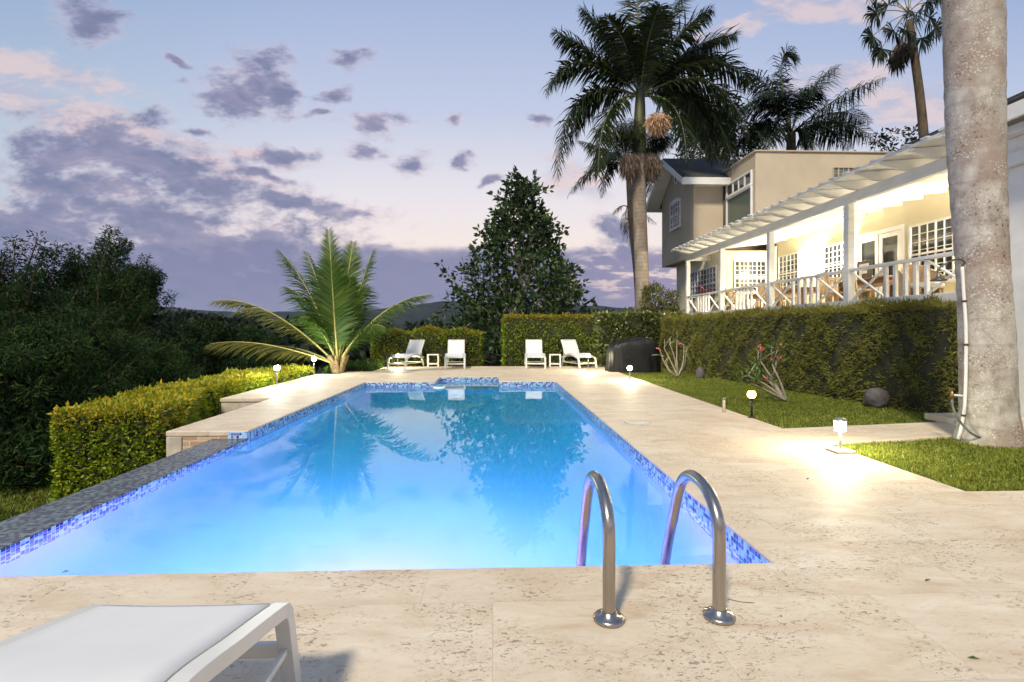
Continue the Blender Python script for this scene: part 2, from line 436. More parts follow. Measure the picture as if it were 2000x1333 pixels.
M['bhedge2'] = leafy('tall_duranta_hedge_leaf', [(.1, (.08, .14, .013)), (.5, (.20, .29, .02)), (.95, (.35, .40, .03))], .45, .25, .35,
                    top=(1.55, 1.85, [(.1, (.13, .14, .012)), (.5, (.28, .20, .015)), (.95, (.40, .24, .02))]))
M['ghedge'] = leafy('glossy_hedge_leaf', [(.1, (.04, .06, .016)), (.5, (.10, .13, .03)), (.95, (.30, .30, .10))], .3, .18, .6)
M['bamboo'] = leafy('clipped_bamboo_leaf', [(.08, (.21, .15, .075)), (.3, (.12, .16, .03)), (.6, (.24, .26, .05)), (.85, (.35, .33, .085)), (.98, (.55, .46, .30))], .5, .3, .3,
                    top=(1.45, 1.75, [(.1, (.10, .12, .015)), (.5, (.20, .20, .025)), (.95, (.30, .26, .06))]))
M['cover'] = leafy('ground_cover_leaf', [(.1, (.03, .075, .012)), (.6, (.07, .14, .016)), (.95, (.14, .20, .02))], .45, .25)
M['grass'] = leafy('lawn_grass_blade', [(.1, (.085, .12, .016)), (.5, (.19, .235, .03)), (.95, (.38, .39, .08))], .5, .3, .25)
M['bush'] = leafy('olive_bush_leaf', [(.1, (.04, .055, .012)), (.6, (.09, .11, .02)), (.95, (.20, .17, .04))], .5, .2)
M['pinkfl'] = leafy('pink_flower', [(.1, (.55, .07, .12)), (.9, (.75, .20, .24))], .6, .25)
M['redleaf'] = leafy('red_plant_leaf', [(.1, (.22, .02, .02)), (.9, (.42, .07, .05))], .45, .2)
M['yleaf'] = leafy('yellow_green_leaf', [(.1, (.16, .2, .02)), (.9, (.45, .42, .05))], .45, .25)
M['pot'] = plain('clay_pot', (.35, .17, .09), .8, var=.2)
M['lampglass'] = emit('lit_lamp_glass', (1.0, .88, .58), 680.0)
M['lampcool'] = emit('lit_cool_lamp_glass', (.97, 1.0, .84), 700.0)
M['lamporange'] = emit('lit_amber_globe', (1.0, .50, .14), 14.0)
M['sconce'] = emit('lit_wall_lamp', (1.0, .88, .64), 1300.0)
M['poolemit'] = emit('lit_pool_lamp', (1.75, .28, .72), 3200.0)
def glassmat(name, col, rough=.04, spec=.8):
    m, nt, out = new_mat(name); k = NT(nt)
    p = k.n('BsdfPrincipled'); p.inputs['Base Color'].default_value = (*col, 1); p.inputs['Roughness'].default_value = rough
    p.inputs['Specular IOR Level'].default_value = spec
    tc = k.n('TexCoord').outputs['Object']
    k.l(k.bump(k.noise(tc, 1.5, 2), .06, .02), p.inputs['Normal'])
    k.l(p.outputs[0], out.inputs[0]); return m
M['glass'] = glassmat('window_glass', (.035, .042, .042))
M['glassgreen'] = glassmat('green_window_glass', (.10, .13, .11), .08, .5)
M['glassblock'] = glassmat('glass_block', (.14, .17, .15), .2, .6)
def water_mat():
    m, nt, out = new_mat('pool_water'); k = NT(nt)
    tc = k.n('TexCoord').outputs['Object']
    g = k.n('BsdfPrincipled'); g.inputs['Base Color'].default_value = (1, 1, 1, 1); g.inputs['Roughness'].default_value = .0
    g.inputs['IOR'].default_value = 1.333; g.inputs['Transmission Weight'].default_value = 1.0
    h = k.math('ADD', k.noise(tc, 1.1, 2), k.math('MULTIPLY', k.noise(tc, 4.5, 2), .15))
    k.l(k.bump(h, .018, .1), g.inputs['Normal'])
    va = k.n('VolumeAbsorption'); va.inputs['Color'].default_value = (.04, .945, .982, 1); va.inputs['Density'].default_value = .56
    vs = k.n('VolumeScatter'); vs.inputs['Color'].default_value = (.9, .95, 1, 1); vs.inputs['Density'].default_value = .02; vs.inputs['Anisotropy'].default_value = .3
    ad = k.n('AddShader'); k.l(va.outputs[0], ad.inputs[0]); k.l(vs.outputs[0], ad.inputs[1])
    k.l(g.outputs[0], out.inputs['Surface']); k.l(ad.outputs[0], out.inputs['Volume'])
    return m
M['water'] = water_mat()

# ------------------------------------------------------------------ camera
cam_d = bpy.data.cameras.new('camera'); cam = bpy.data.objects.new('camera', cam_d); COL.objects.link(cam)
cam_d.sensor_width = 36; cam_d.lens = 18.0; cam_d.shift_y = -23.5/2000
cam_d.clip_start = .05; cam_d.clip_end = 12000
cam.location = (0, 0, EYE); cam.rotation_euler = (R(90), 0, -TH)
scene.camera = cam

# ------------------------------------------------------------------ world: dusk sky with clouds
def build_world():
    w = bpy.data.worlds.new('World'); scene.world = w; w.use_nodes = True
    nt = w.node_tree; nt.nodes.clear(); k = NT(nt)
    out = k.n('OutputWorld'); bg = k.n('Background'); k.l(bg.outputs[0], out.inputs[0])
    d = k.n('TexCoord').outputs['Generated']
    s = k.n('SeparateXYZ'); k.l(d, s.inputs[0])
    hy = k.math('MAXIMUM', k.math('ABSOLUTE', s.outputs[1]), .22)
    a = k.math('DIVIDE', s.outputs[0], hy); b = k.math('DIVIDE', s.outputs[2], hy)
    p = k.n('CombineXYZ'); k.l(a, p.inputs[0]); k.l(b, p.inputs[1]); p = p.outputs[0]
    # clear sky
    grad = k.ramp(k.math('MULTIPLY', b, 1.0, clamp=True),
                  [(.0, (.52, .40, .46)), (.10, (.94, .74, .68)), (.17, (.97, .85, .81)), (.26, (.84, .80, .85)), (.42, (.56, .62, .80)), (.66, (.37, .47, .71)), (1.0, (.24, .34, .58))])
    lft = k.ramp(k.math('MULTIPLY', b, 1.0, clamp=True), [(.0, (.40, .42, .52)), (.15, (.58, .62, .70)), (.35, (.52, .62, .74)), (.66, (.32, .44, .66)), (1.0, (.22, .33, .56))])
    clear = k.mix(k.sstep(a, -.25, -.95), grad, lft)
    # warped coordinates
    n1 = k.n('TexNoise'); n1.inputs['Scale'].default_value = 6.0; n1.inputs['Detail'].default_value = 5; k.l(p, n1.inputs['Vector'])
    wv = k.vmath('SCALE', k.vmath('SUBTRACT', n1.outputs['Color'], (.5, .5, .5)).outputs[0]); wv.inputs['Scale'].default_value = .11
    q = k.vmath('ADD', p, wv.outputs[0]).outputs[0]
    mpn = k.n('Mapping'); mpn.inputs['Scale'].default_value = (1.0, 1.9, 1); k.l(p, mpn.inputs[0])
    fb = k.noise(mpn.outputs[0], 9.0, 9, .60, .25)
    fine = k.noise(mpn.outputs[0], 24.0, 7, .62)
    def blobs(lst):
        dmin = None
        for (x, y, rx, ry, rot) in lst:
            m = k.n('Mapping', vector_type='TEXTURE'); k.l(q, m.inputs[0])
            dd = ray(x, y)
            m.inputs['Location'].default_value = (dd[0]/dd[1], dd[2]/dd[1], 0); m.inputs['Rotation'].default_value = (0, 0, R(rot)); m.inputs['Scale'].default_value = (rx/1000, ry/1000, 1)
            L = k.vmath('LENGTH', m.outputs[0]).outputs['Value']
            dmin = L if dmin is None else k.n_smin(dmin, L)
        return dmin
    def smin(x, y):
        z = nt.nodes.new('ShaderNodeMath'); z.operation = 'SMOOTH_MIN'; k.l(x, z.inputs[0]); k.l(y, z.inputs[1]); z.inputs[2].default_value = .15
        return z.outputs[0]
    k.n_smin = smin
    dark = [(455, 185, 66, 42, 0), (505, 150, 62, 48, 25), (545, 178, 40, 36, 0), (185, 22, 82, 42, -12), (650, 184, 44, 22, 0), (735, 238, 60, 22, 6), (890, 246, 20, 17, 0),
            (712, 288, 48, 20, 0), (806, 318, 28, 24, 0), (895, 321, 22, 13, 0), (560, 298, 62, 20, -6), (690, 102, 42, 18, 0),
            (205, 250, 120, 40, 8), (250, 310, 270, 66, -11), (110, 285, 130, 48, 0), (590, 408, 165, 20, -10), (430, 360, 130, 40, -16),
            (300, 420, 300, 55, -8), (200, 375, 230, 42, -8), (380, 250, 40, 12, 0), (345, 118, 30, 9, -45), (60, 440, 200, 75, 0), (420, 475, 330, 70, -8), (150, 530, 420, 85, 0), (965, 352, 34, 8, 10), (1050, 225, 22, 16, 0),
            (1195, 462, 60, 26, -25), (1230, 500, 90, 24, -4), (520, 345, 90, 16, -14), (620, 215, 30, 14, 0), (1000, 470, 50, 12, 0)]
    fbs = k.math('MULTIPLY', k.math('SUBTRACT', fb, .5), 2.5)
    dd = k.math('ADD', k.math('ADD', blobs(dark), fbs), k.math('MULTIPLY', k.math('SUBTRACT', fine, .5), 1.7))
    dens = k.math('POWER', k.sstep(dd, 1.48, .30), 1.1)
    mps = k.n('Mapping', vector_type='TEXTURE'); mps.inputs['Rotation'].default_value = (0, 0, R(-13)); mps.inputs['Scale'].default_value = (1.0, .24, 1); k.l(q, mps.inputs[0])
    streak = k.noise(mps.outputs[0], 5.5, 7, .62, .4)
    # lower bank that reaches the horizon, broken towards the right
    bb = k.math('ADD', b, k.math('MULTIPLY', k.math('SUBTRACT', fb, .5), .035))
    bank = k.sstep(bb, .166, .148)
    mpb = k.n('Mapping'); mpb.inputs['Scale'].default_value = (1.0, 3.4, 1); k.l(p, mpb.inputs[0])
    brk = k.sstep(k.noise(mpb.outputs[0], 15, 6, .6), .50, .63)
    brk = k.math('MULTIPLY', brk, k.math('MULTIPLY', k.sstep(a, .10, .26), k.sstep(b, .03, .09)))
    bank = k.math('MULTIPLY', bank, k.math('SUBTRACT', 1.0, k.math('MULTIPLY', brk, .85)))
    # high peach wisps
    wisp = blobs([(90, 200, 330, 50, -20), (300, 270, 300, 36, -20), (80, 130, 200, 36, -12), (520, 300, 120, 20, -15), (1560, 20, 150, 40, 12), (1400, 40, 90, 22, 20), (1790, 210, 150, 50, 8), (1120, 350, 90, 48, -25), (1650, 150, 140, 30, 10), (1680, 20, 120, 40, 0)])
    mpw = k.n('Mapping'); mpw.inputs['Scale'].default_value = (1.0, 2.6, 1); mpw.inputs['Rotation'].default_value = (0, 0, R(18)); k.l(p, mpw.inputs[0])
    wn = k.noise(mpw.outputs[0], 10, 8, .62, .3)
    wd = k.math('MULTIPLY', k.sstep(k.math('ADD', wisp, k.math('MULTIPLY', k.math('SUBTRACT', wn, .5), 2.2)), 1.15, .35), .75)
    sky = k.mix(wd, clear, k.mix(k.sstep(wn, .42, .62), (.80, .64, .64), (.50, .50, .64)))
    inner = k.math('ADD', k.math('MULTIPLY', k.math('SUBTRACT', fb, .5), .7), k.math('ADD', k.math('MULTIPLY', k.math('SUBTRACT', streak, .5), 1.5), k.math('MULTIPLY', k.math('SUBTRACT', fine, .5), .5)))
    ccol = k.ramp(k.math('ADD', k.math('MULTIPLY', dens, .80), k.math('SUBTRACT', -.04, inner)),
                  [(.0, (.70, .58, .66)), (.30, (.50, .42, .54)), (.58, (.32, .31, .46)), (.95, (.20, .225, .37))])
    sky = k.mix(k.math('MULTIPLY', dens, .95), sky, ccol)
    bcol = k.ramp(k.math('ADD', k.math('MULTIPLY', b, 4.5), k.math('MULTIPLY', inner, .95)), [(.0, (.19, .225, .38)), (.25, (.255, .265, .42)), (.55, (.24, .25, .41)), (.85, (.34, .33, .48))])
    bright = k.mix(k.math('MULTIPLY', k.sstep(a, .1, .35), .6), bcol, (.36, .30, .45))
    sky = k.mix(k.math('MULTIPLY', bank, .97), sky, bright)
    sky = k.mix(k.sstep(s.outputs[2], .0, -.06), sky, (.06, .07, .07))
    k.l(sky, bg.inputs[0]); bg.inputs[1].default_value = 1.0
    w.cycles.sampling_method = 'MANUAL'; w.cycles.sample_map_resolution = 512
build_world()

# sun lamp standing in for a flash behind the camera: shadows run up the pool, a touch to the right
sd = bpy.data.lights.new('sun', 'SUN'); sun = bpy.data.objects.new('sun', sd); COL.objects.link(sun)
sd.energy = 4.1; sd.angle = R(7.0); sd.color = (1.0, .87, .66)
sun.rotation_euler = Vector((.45, .90, -1.1)).to_track_quat('-Z', 'Y').to_euler()

# ------------------------------------------------------------------ terrain, hills
PX0, PX1, PY0, PY1 = -3.12, 1.57, 2.80, 12.70     # pool
WZ = -.13                                         # water level
DX1 = 3.80                                        # right edge of the deck
def hgt(x, y):
    z = np.full(np.shape(x), -1.0)
    z = z - .07*np.maximum(0, -x-6) - .10*np.maximum(0, -x-9) - .10*np.maximum(0, y-19)
    z = np.maximum(z, -26 + 4*np.sin(x*.013+1)*np.cos(y*.011))
    return z + .05*np.sin(x*1.3+y*.7)*np.clip((-x-4)/3, 0, 1)
gx = np.unique(np.concatenate([-np.geomspace(12, 4000, 40), np.linspace(-12, -3.7, 22), [-3.5, 1.9, 3.7], np.geomspace(6, 4000, 30)]))
gy = np.unique(np.concatenate([-np.geomspace(4, 600, 12), [-3, -1, 1, 2.6], np.linspace(4, 12, 12), [14.4], np.linspace(16, 40, 20), np.geomspace(44, 4000, 36)]))
GX, GY = np.meshgrid(gx, gy)
V = np.stack([GX, GY, hgt(GX, GY)], -1).reshape(-1, 3)
nx, ny = len(gx), len(gy)
F = []
for j in range(ny-1):
    for i in range(nx-1):
        if gx[i] >= -3.51 and gx[i+1] <= 1.91 and gy[j] >= 2.59 and gy[j+1] <= 14.41: continue
        F.append((j*nx+i, j*nx+i+1, (j+1)*nx+i+1, (j+1)*nx+i))
mb = MB(); mb.add(V, F, 0, True)
tag(mb.build('terrain', M['terrain']), kind='structure')

def ridge(name, dist, base, amp, seed, x0=-1.6, x1=1.6):
    A = np.linspace(x0, x1, 220); mb = MB(); rows = []
    for k, (fy, fz) in enumerate([(0, 0), (.06, .55), (.13, .85), (.2, 1.0), (.3, .9), (.5, .3)]):
        h = base + amp*(.5*np.sin(A*5.1+seed) + .3*np.sin(A*11.3+seed*2) + .15*np.sin(A*23+seed*3) + .05*np.sin(A*61+seed) + .03*np.sin(A*140+k))
        yy = dist*(1+fy) + 40*np.sin(A*9+k+seed)
        rows.append(np.stack([A*dist*(1+fy), yy, -30 + (h+30)*fz], -1))
    V = np.concatenate(rows); n = len(A)
    F = [(k*n+i, k*n+i+1, (k+1)*n+i+1, (k+1)*n+i) for k in range(len(rows)-1) for i in range(n-1)]
    mb.add(V, F, 0, True)
    tag(mb.build(name, M['hills']), kind='structure')
ridge('hills', 1900, 96, 34, 1.2)
ridge('hills', 900, 10, 14, 4.0)

hz = MB(); hz.box((-4600, -900, -45), (4600, 4600, 190))
hm, hn, ho = new_mat('evening_haze'); hv = hn.nodes.new('ShaderNodeVolumePrincipled'); hv.inputs['Color'].default_value = (.62, .72, .92, 1); hv.inputs['Density'].default_value = .00006
hn.links.new(hv.outputs[0], ho.inputs['Volume'])
tag(hz.build('haze', hm), kind='stuff')

# ------------------------------------------------------------------ deck, path, lawn
def slab_from_cells(name, xs, ys, inside, z0, z1, mat, bevel=0.0):
    mb = MB(); xs = sorted(set(xs)); ys = sorted(set(ys))
    vid = {}; V = []; F = []
    def v(i, j, t):
        key = (i, j, t)
        if key not in vid:
            vid[key] = len(V); V.append((xs[i], ys[j], z1 if t else z0))
        return vid[key]
    nI, nJ = len(xs)-1, len(ys)-1
    inn = [[inside((xs[i]+xs[i+1])/2, (ys[j]+ys[j+1])/2) for j in range(nJ)] for i in range(nI)]
    I = lambda i, j: 0 <= i < nI and 0 <= j < nJ and inn[i][j]
    for i in range(nI):
        for j in range(nJ):
            if not inn[i][j]: continue
            F.append((v(i, j, 1), v(i+1, j, 1), v(i+1, j+1, 1), v(i, j+1, 1)))
            F.append((v(i, j, 0), v(i, j+1, 0), v(i+1, j+1, 0), v(i+1, j, 0)))
            if not I(i-1, j): F.append((v(i, j, 0), v(i, j, 1), v(i, j+1, 1), v(i, j+1, 0)))
            if not I(i+1, j): F.append((v(i+1, j, 0), v(i+1, j+1, 0), v(i+1, j+1, 1), v(i+1, j, 1)))
            if not I(i, j-1): F.append((v(i, j, 0), v(i+1, j, 0), v(i+1, j, 1), v(i, j, 1)))
            if not I(i, j+1): F.append((v(i, j+1, 0), v(i, j+1, 1), v(i+1, j+1, 1), v(i+1, j+1, 0)))
    mb.add(V, F)
    return mb.build(name, mat, bevel=bevel, seg=3)

AX0, AX1, AY1 = -1.42, .16, 14.0                  # alcove at the far end of the pool
DY0 = 6.66                                        # the deck left of the pool starts here
DYE = 17.9
def in_deck(x, y):
    if PX0 < x < PX1 and PY0 < y < PY1: return False
    if AX0 < x < AX1 and PY1 <= y < AY1: return False
    if y < PY0: return -8 < x < (9.0 if y < 3.97 else DX1)
    if x < PX0 and y < DY0: return False
    if y < 3.97 and x > DX1: return True
    lim = -4.15 if y < 9.78 else (-5.1 if y < 15.0 else (-4.45 if y < 15.9 else -3.7))
    return lim < x < DX1
deck = slab_from_cells('deck', [-8, -5.1, -4.45, -4.15, -3.7, PX0, AX0, AX1, PX1, DX1, 9.0], [-6, PY0, 3.97, DY0, 9.78, PY1, AY1, 15.0, 15.9, DYE], in_deck, -.07, 0.0, M['deck'], .014)
tag(deck, kind='structure')
pm = MB(); pm.prism([(DX1+.004, 5.70, -.06), (6.6, 6.22, -.06), (9, 6.4, -.06), (9, 7.4, -.06), (6.6, 7.02, -.06), (DX1+.004, 6.58, -.06)], (0, 0, .056))
tag(pm.build('path', M['path'], bevel=.008), kind='structure')
ps = MB(); ps.box((6.30, 6.78, -.02), (7.4, 7.25, .075))
tag(ps.build('path_step', M['path'], bevel=.015), kind='structure')
lm = MB(); lm.box((DX1+.003, -8, -2.2), (40, 30, -.035))
tag(lm.build('lawn_ground', M['soil']), kind='structure')

def grass(name, poly_test, x0, x1, y0, y1, dens, hmin, hmax, z=-.035, gz=None):
    n = int((x1-x0)*(y1-y0)*dens)
    P = np.stack([rng.uniform(x0, x1, n), rng.uniform(y0, y1, n), np.full(n, z)], -1)
    P = P[poly_test(P[:, 0], P[:, 1])]
    if gz is not None: P[:, 2] = gz(P[:, 0], P[:, 1])
    n = len(P)
    D = np.stack([rng.normal(0, .55, n), rng.normal(0, .55, n), np.ones(n)], -1)
    L = rng.uniform(hmin, hmax, n)*(1+.25*vnoise(P, 2.5, 3))
    mb = MB(); mb.leaves(P, D, L, L*.16+.003)
    return mb.build(name, M['grass'])
tag(grass('lawn_grass', lambda x, y: (y < 5.62 + (x-DX1)*.19), DX1+.02, 8.6, 4.0, 6.4, 5200, .035, .06), kind='stuff')
tag(grass('lawn_grass', lambda x, y: (y > 6.64 + (x-DX1)*.16), DX1+.02, 7.0, 6.6, 18.0, 2000, .03, .05), kind='stuff')

tag(grass('lawn_grass', lambda x, y: y < 8.2 - (x+9)*.1, -9.5, -3.58, 3.6, 8.2, 2200, .04, .07, gz=hgt), kind='stuff')

# ------------------------------------------------------------------ pool
pool = empty('swimming_pool', (-.8, 7.7, 0))
tag(pool, 'rectangular blue lit swimming pool with mosaic waterline and overflow edge', 'pool')
def wall_loop(mb, pts, z0, z1):
    n = len(pts)
    for i in range(n):
        a, b = pts[i], pts[(i+1) % n]
        mb.add([(a[0], a[1], z0), (b[0], b[1], z0), (b[0], b[1], z1), (a[0], a[1], z1)], [(0, 1, 2, 3)])
outline = [(PX0, PY0), (PX1, PY0), (PX1, PY1), (AX1, PY1), (AX1, AY1), (AX0, AY1), (AX0, PY1), (PX0, PY1)]
FZ = -1.55
def inset(p, d):
    n = len(p); r = []
    for i in range(n):
        a, c, e_ = np.array(p[i-1]), np.array(p[i]), np.array(p[(i+1) % n])
        u, v = (c-a)/np.linalg.norm(c-a), (e_-c)/np.linalg.norm(e_-c)
        r.append(tuple(c + d*(np.array([-u[1], u[0]]) + np.array([-v[1], v[0]]))))
    return r
b = MB(); rings = [(0, -.305), (0, -.95)] + [(.5*(1-math.cos(t)), -.95 - (-.95-FZ)*math.sin(t)) for t in np.linspace(.2, math.pi/2, 8)]
V = []
for d_, z in rings: V += [(x, y, z) for x, y in inset(outline, d_)]
b.add(V, [(i*8+j, i*8+(j+1) % 8, (i+1)*8+(j+1) % 8, (i+1)*8+j) for i in range(len(rings)-1) for j in range(8)], 0, True)
b.add([(x, y, FZ) for x, y in inset(outline, .5)], [tuple(range(8))])
# underwater bench along the right wall and step at the far end
b.box((AX0+.01, PY1+.1, FZ+.01), (AX1-.01, AY1-.002, -.62))
b.build('basin', M['plaster'], pool)
t = MB()
for i in range(8):
    a, c = outline[i], outline[(i+1) % 8]
    if i == 7:       # left side: only the stretch beside the deck
        a, c = (PX0, PY1), (PX0, DY0)
    dx, dy = c[0]-a[0], c[1]-a[1]; ll = math.hypot(dx, dy); ox, oy = -dy/ll*.004, dx/ll*.004
    a, c = (a[0]+ox, a[1]+oy), (c[0]+ox, c[1]+oy)
    t.add([(a[0], a[1], -.305), (c[0], c[1], -.305), (c[0], c[1], -.020), (a[0], a[1], -.020)], [(0, 1, 2, 3)])
t.build('tile_band', M['tile'], pool)
# overflow edge (weir) on the left, slightly above the water
we = MB(); we.box((-3.56, 1.2, -1.0), (PX0-.004, DY0-.004, WZ+.035)); we.build('overflow_edge', M['tiletop'], pool, bevel=.006)
wi = MB(); wi.box((PX0-.002, PY0, -.36), (PX0+.006, DY0-.004, WZ+.028)); wi.build('overflow_tile', M['tile'], pool)
wr = MB(); wr.box((-3.36, DY0-.03, WZ+.036), (PX0-.001, DY0-.004, -.012)); wr.build('corner_tile', M['tile'], pool)
for X in (-.80,):
    pl = MB(); pl.lathe([(0, 0), (.14, 0), (.14, .03), (0, .035)], n=20)
    for i in range(len(pl.V)):
        q = pl.V[i]; pl.V[i] = np.stack([q[:, 0] + X, PY0 + .012 + q[:, 2], q[:, 1] - .72], -1)
    pl.build('pool_light', M['poolemit'], pool)
wm = MB()
e = .012
woutline = [(PX0-e, PY0-e), (PX1+e, PY0-e), (PX1+e, PY1+e), (AX1+e, PY1+e), (AX1+e, AY1+e), (AX0-e, AY1+e), (AX0-e, PY1+e), (PX0-e, PY1+e)]
wm.prism([(x, y, FZ-.02) for x, y in woutline], (0, 0, WZ-FZ+.02))
tag(wm.build('water', M['water']), kind='structure')
sk = empty('pool_float', (AX0+.1, PY1-.12, WZ))
tag(sk, 'small white and teal skimmer float at the pool corner', 'pool float')
f1 = MB(); f1.lathe([(0, -.04), (.13, -.04), (.15, -.01), (.15, .02), (.12, .03), (0, .03)], (AX0+.12, PY1-.17, WZ)); f1.build('float_ring', M['plast'], sk)
f2 = MB(); f2.lathe([(.10, .03), (.10, .055), (.06, .075), (0, .08)], (AX0+.12, PY1-.17, WZ)); f2.build('float_cap', plain('teal_plastic', (.05, .32, .40), .4), sk)

# retaining walls under the deck's left ends
rw = empty('retaining_wall', (-3.75, 6.7, -1.1)); tag(rw, 'ledge stone retaining wall under the deck end beside the overflow edge', 'wall')
q = MB(); q.box((-3.94, 6.668, -1.6), (-3.30, 6.80, -.072)); q.build('stone_face', M['clad'], rw)
q = MB(); q.box((-4.14, 6.655, -1.6), (-3.945, 6.80, -.072)); q.box((-4.14, 6.80, -1.6), (-4.02, 9.77, -.072)); q.build('corner_pier', M['concrete'], rw, bevel=.01)
q = MB(); q.box((-5.09, 9.80, -1.5), (-4.16, 9.95, -.072)); q.box((-5.09, 9.95, -1.5), (-4.97, 14.9, -.072))
tag(q.build('retaining_wall', M['concrete'], bevel=.01), 'pale concrete wall under the wider part of deck beside the golden hedge', 'wall')

# pool ladder
ld = empty('pool_ladder', (.77, 2.5, 0)); tag(ld, 'two curved stainless steel pool ladder handrails at the near pool edge', 'pool ladder')
for X in (.52, 1.02):
    path = smooth_path([(X, 2.27, .0), (X, 2.27, .20), (X, 2.27, .36), (X, 2.30, .46), (X, 2.40, .535), (X, 2.53, .555), (X, 2.66, .525), (X, 2.76, .43), (X, 2.87, .21), (X, 2.97, -.02), (X, 3.0, -.2), (X, 3.0, -1.1)], 7)
    r_ = MB(); r_.tube(path, .0285, 20); r_.build('handrail', M['steel'], ld)
    fl = MB(); fl.lathe([(0.0, .001), (.069, .001), (.071, .012), (.062, .021), (.036, .026), (.034, .040), (.027, .043)], (X, 2.27, 0), 32); fl.build('flange', M['steel'], ld)
for z in (-.45, -.75, -1.02):
    q = MB(); q.box((.55, 2.96, z-.015), (.99, 3.04, z+.015)); q.build('tread', M['steel'], ld, bevel=.008)

c0 = gnd(1245, 826)
lid = MB(); lid.lathe([(0, .002), (.185, .002), (.185, .009), (.15, .012), (.148, .010), (0, .011)], c0, 32)
tag(lid.build('skimmer_lid', plain('worn_white_plastic', (.52, .49, .43), .5)), 'round white skimmer lid set flush in the pool deck', 'lid')
c0 = gnd(1414, 806)
pp = empty('pipe_stub', c0); tag(pp, 'short grey pipe stub standing at the deck and lawn edge', 'pipe')
q = MB(); q.tube([c0 + Vector((0, 0, z)) for z in (-.02, .08, .20)], .022, 12); q.build('pipe', M['concrete'], pp)
q = MB(); q.lathe([(.027, .20), (.027, .225), (.02, .23), (0, .23)], c0, 14); q.build('cap', M['lampgrey'], pp)

# ------------------------------------------------------------------ loungers and side tables
def make_lounger():
    """origin on the ground, foot end towards -Y"""
    r = empty('sun_lounger')
    W = .31
    side = smooth_path([(0, .42, .325), (0, .22, .345), (0, -.02, .425), (0, -.26, .455), (0, -.54, .40), (0, -.80, .345), (0, -.845, .325), (0, -.868, .275), (0, -.90, .14), (0, -.93, .012)], 6)
    sl = MB()
    prof = [(y, z) for _, y, z in side[:32]]
    V = []
    for (y, z) in prof:
        for k in range(9):
            f = k/8*2-1
            V.append((f*(W-.03), y, z + .020 - .006*(1-f*f)))
    n = 9
    F = [(i*n+j, i*n+j+1, (i+1)*n+j+1, (i+1)*n+j) for i in range(len(prof)-1) for j in range(n-1)]
    sl.add(V, F, 0, True)
    s = sl.build('seat', M['sling'], r)
    md = s.modifiers.new('thick', 'SOLIDIFY'); md.thickness = .008; md.offset = -1
    for sx in (-1, 1):
        q = MB()
        P = [Vector((sx*W, y, z)) for _, y, z in side]
        q.tube(P, [.036]*len(P), 4, squash=.9, phase=math.pi/4); o_ = q.build('side_rail', M['lframe'], r, bevel=.007, smooth=False)
        q = MB(); q.tube(smooth_path([(sx*W, .16, .335), (sx*W, .28, .31), (sx*(W+.005), .36, .2), (sx*(W+.01), .42, .01)], 5), .021, 10); q.build('rear_leg', M['lframe'], r)
    q = MB(); q.bar((-W, -.885, .17), (W, -.885, .17), .03, .05); q.build('crossbar', M['lframe'], r, bevel=.006)
    q = MB(); q.bar((-W, .38, .16), (W, .38, .16), .03, .03); q.build('crossbar', M['lframe'], r, bevel=.006)
    for sx in (-1, 1):
        q = MB(); q.bar((sx*W, -.87, .172), (sx*W, .365, .15), .02, .024); q.build('stretcher', M['lframe'], r, bevel=.005)
    # backrest
    bk = [(y, z) for _, y, z in smooth_path([(0, .16, .345), (0, .24, .42), (0, .36, .60), (0, .50, .80), (0, .585, .915)], 5)]
    V = []
    for (y, z) in bk:
        for k in range(9):
            f = k/8*2-1
            V.append((f*(W-.045), y + .018*(1-f*f), z))
    mb = MB(); mb.add(V, [(i*n+j, i*n+j+1, (i+1)*n+j+1, (i+1)*n+j) for i in range(len(bk)-1) for j in range(n-1)], 0, True)
    s = mb.build('backrest', M['sling'], r); md = s.modifiers.new('thick', 'SOLIDIFY'); md.thickness = .008
    q = MB()
    for sx in (-1, 1): q.tube([Vector((sx*(W-.035), y, z)) for y, z in bk], .018, 10)
    q.bar((-W+.035, .585, .912), (W-.035, .585, .912), .03, .024)
    q.bar((-W+.06, .43, .70), (-W+.04, .34, .17), .02, .02); q.bar((W-.06, .43, .70), (W-.04, .34, .17), .02, .02)
    q.build('back_frame', M['lframe'], r)
    return r
L0 = make_lounger()
LG = 'white sling sun loungers at the far end of the pool'
def place(o, loc, rz, label, cat, group=None):
    o.location = loc; o.rotation_euler = (0, 0, rz)
    tag(o, label, cat, group)
place(L0, (-2.82, 17.55, 0), R(-18), 'white lounger at far left of the deck beside a lit lamp, turned left', 'sun lounger', LG)
for loc, rz, lab in (((-1.25, 17.50, 0), R(2), 'white lounger in front of the lower hedge, right of the left side table'),
                     ((1.44, 17.55, 0), R(-2), 'white lounger in front of the taller hedge, left of the right side table'),
                     ((2.86, 17.60, 0), R(17), 'white lounger at far right of the deck beside a lit lamp, turned right'),
                     ((-1.05, .955, 0), R(179), 'large white lounger foot end in the near foreground, beside the near pool edge')):
    o = copy_tree(L0); place(o, loc, rz, lab, 'sun lounger', LG if loc[1] > 5 else None)
    if loc[1] < 5 and 'group' in o: del o['group']

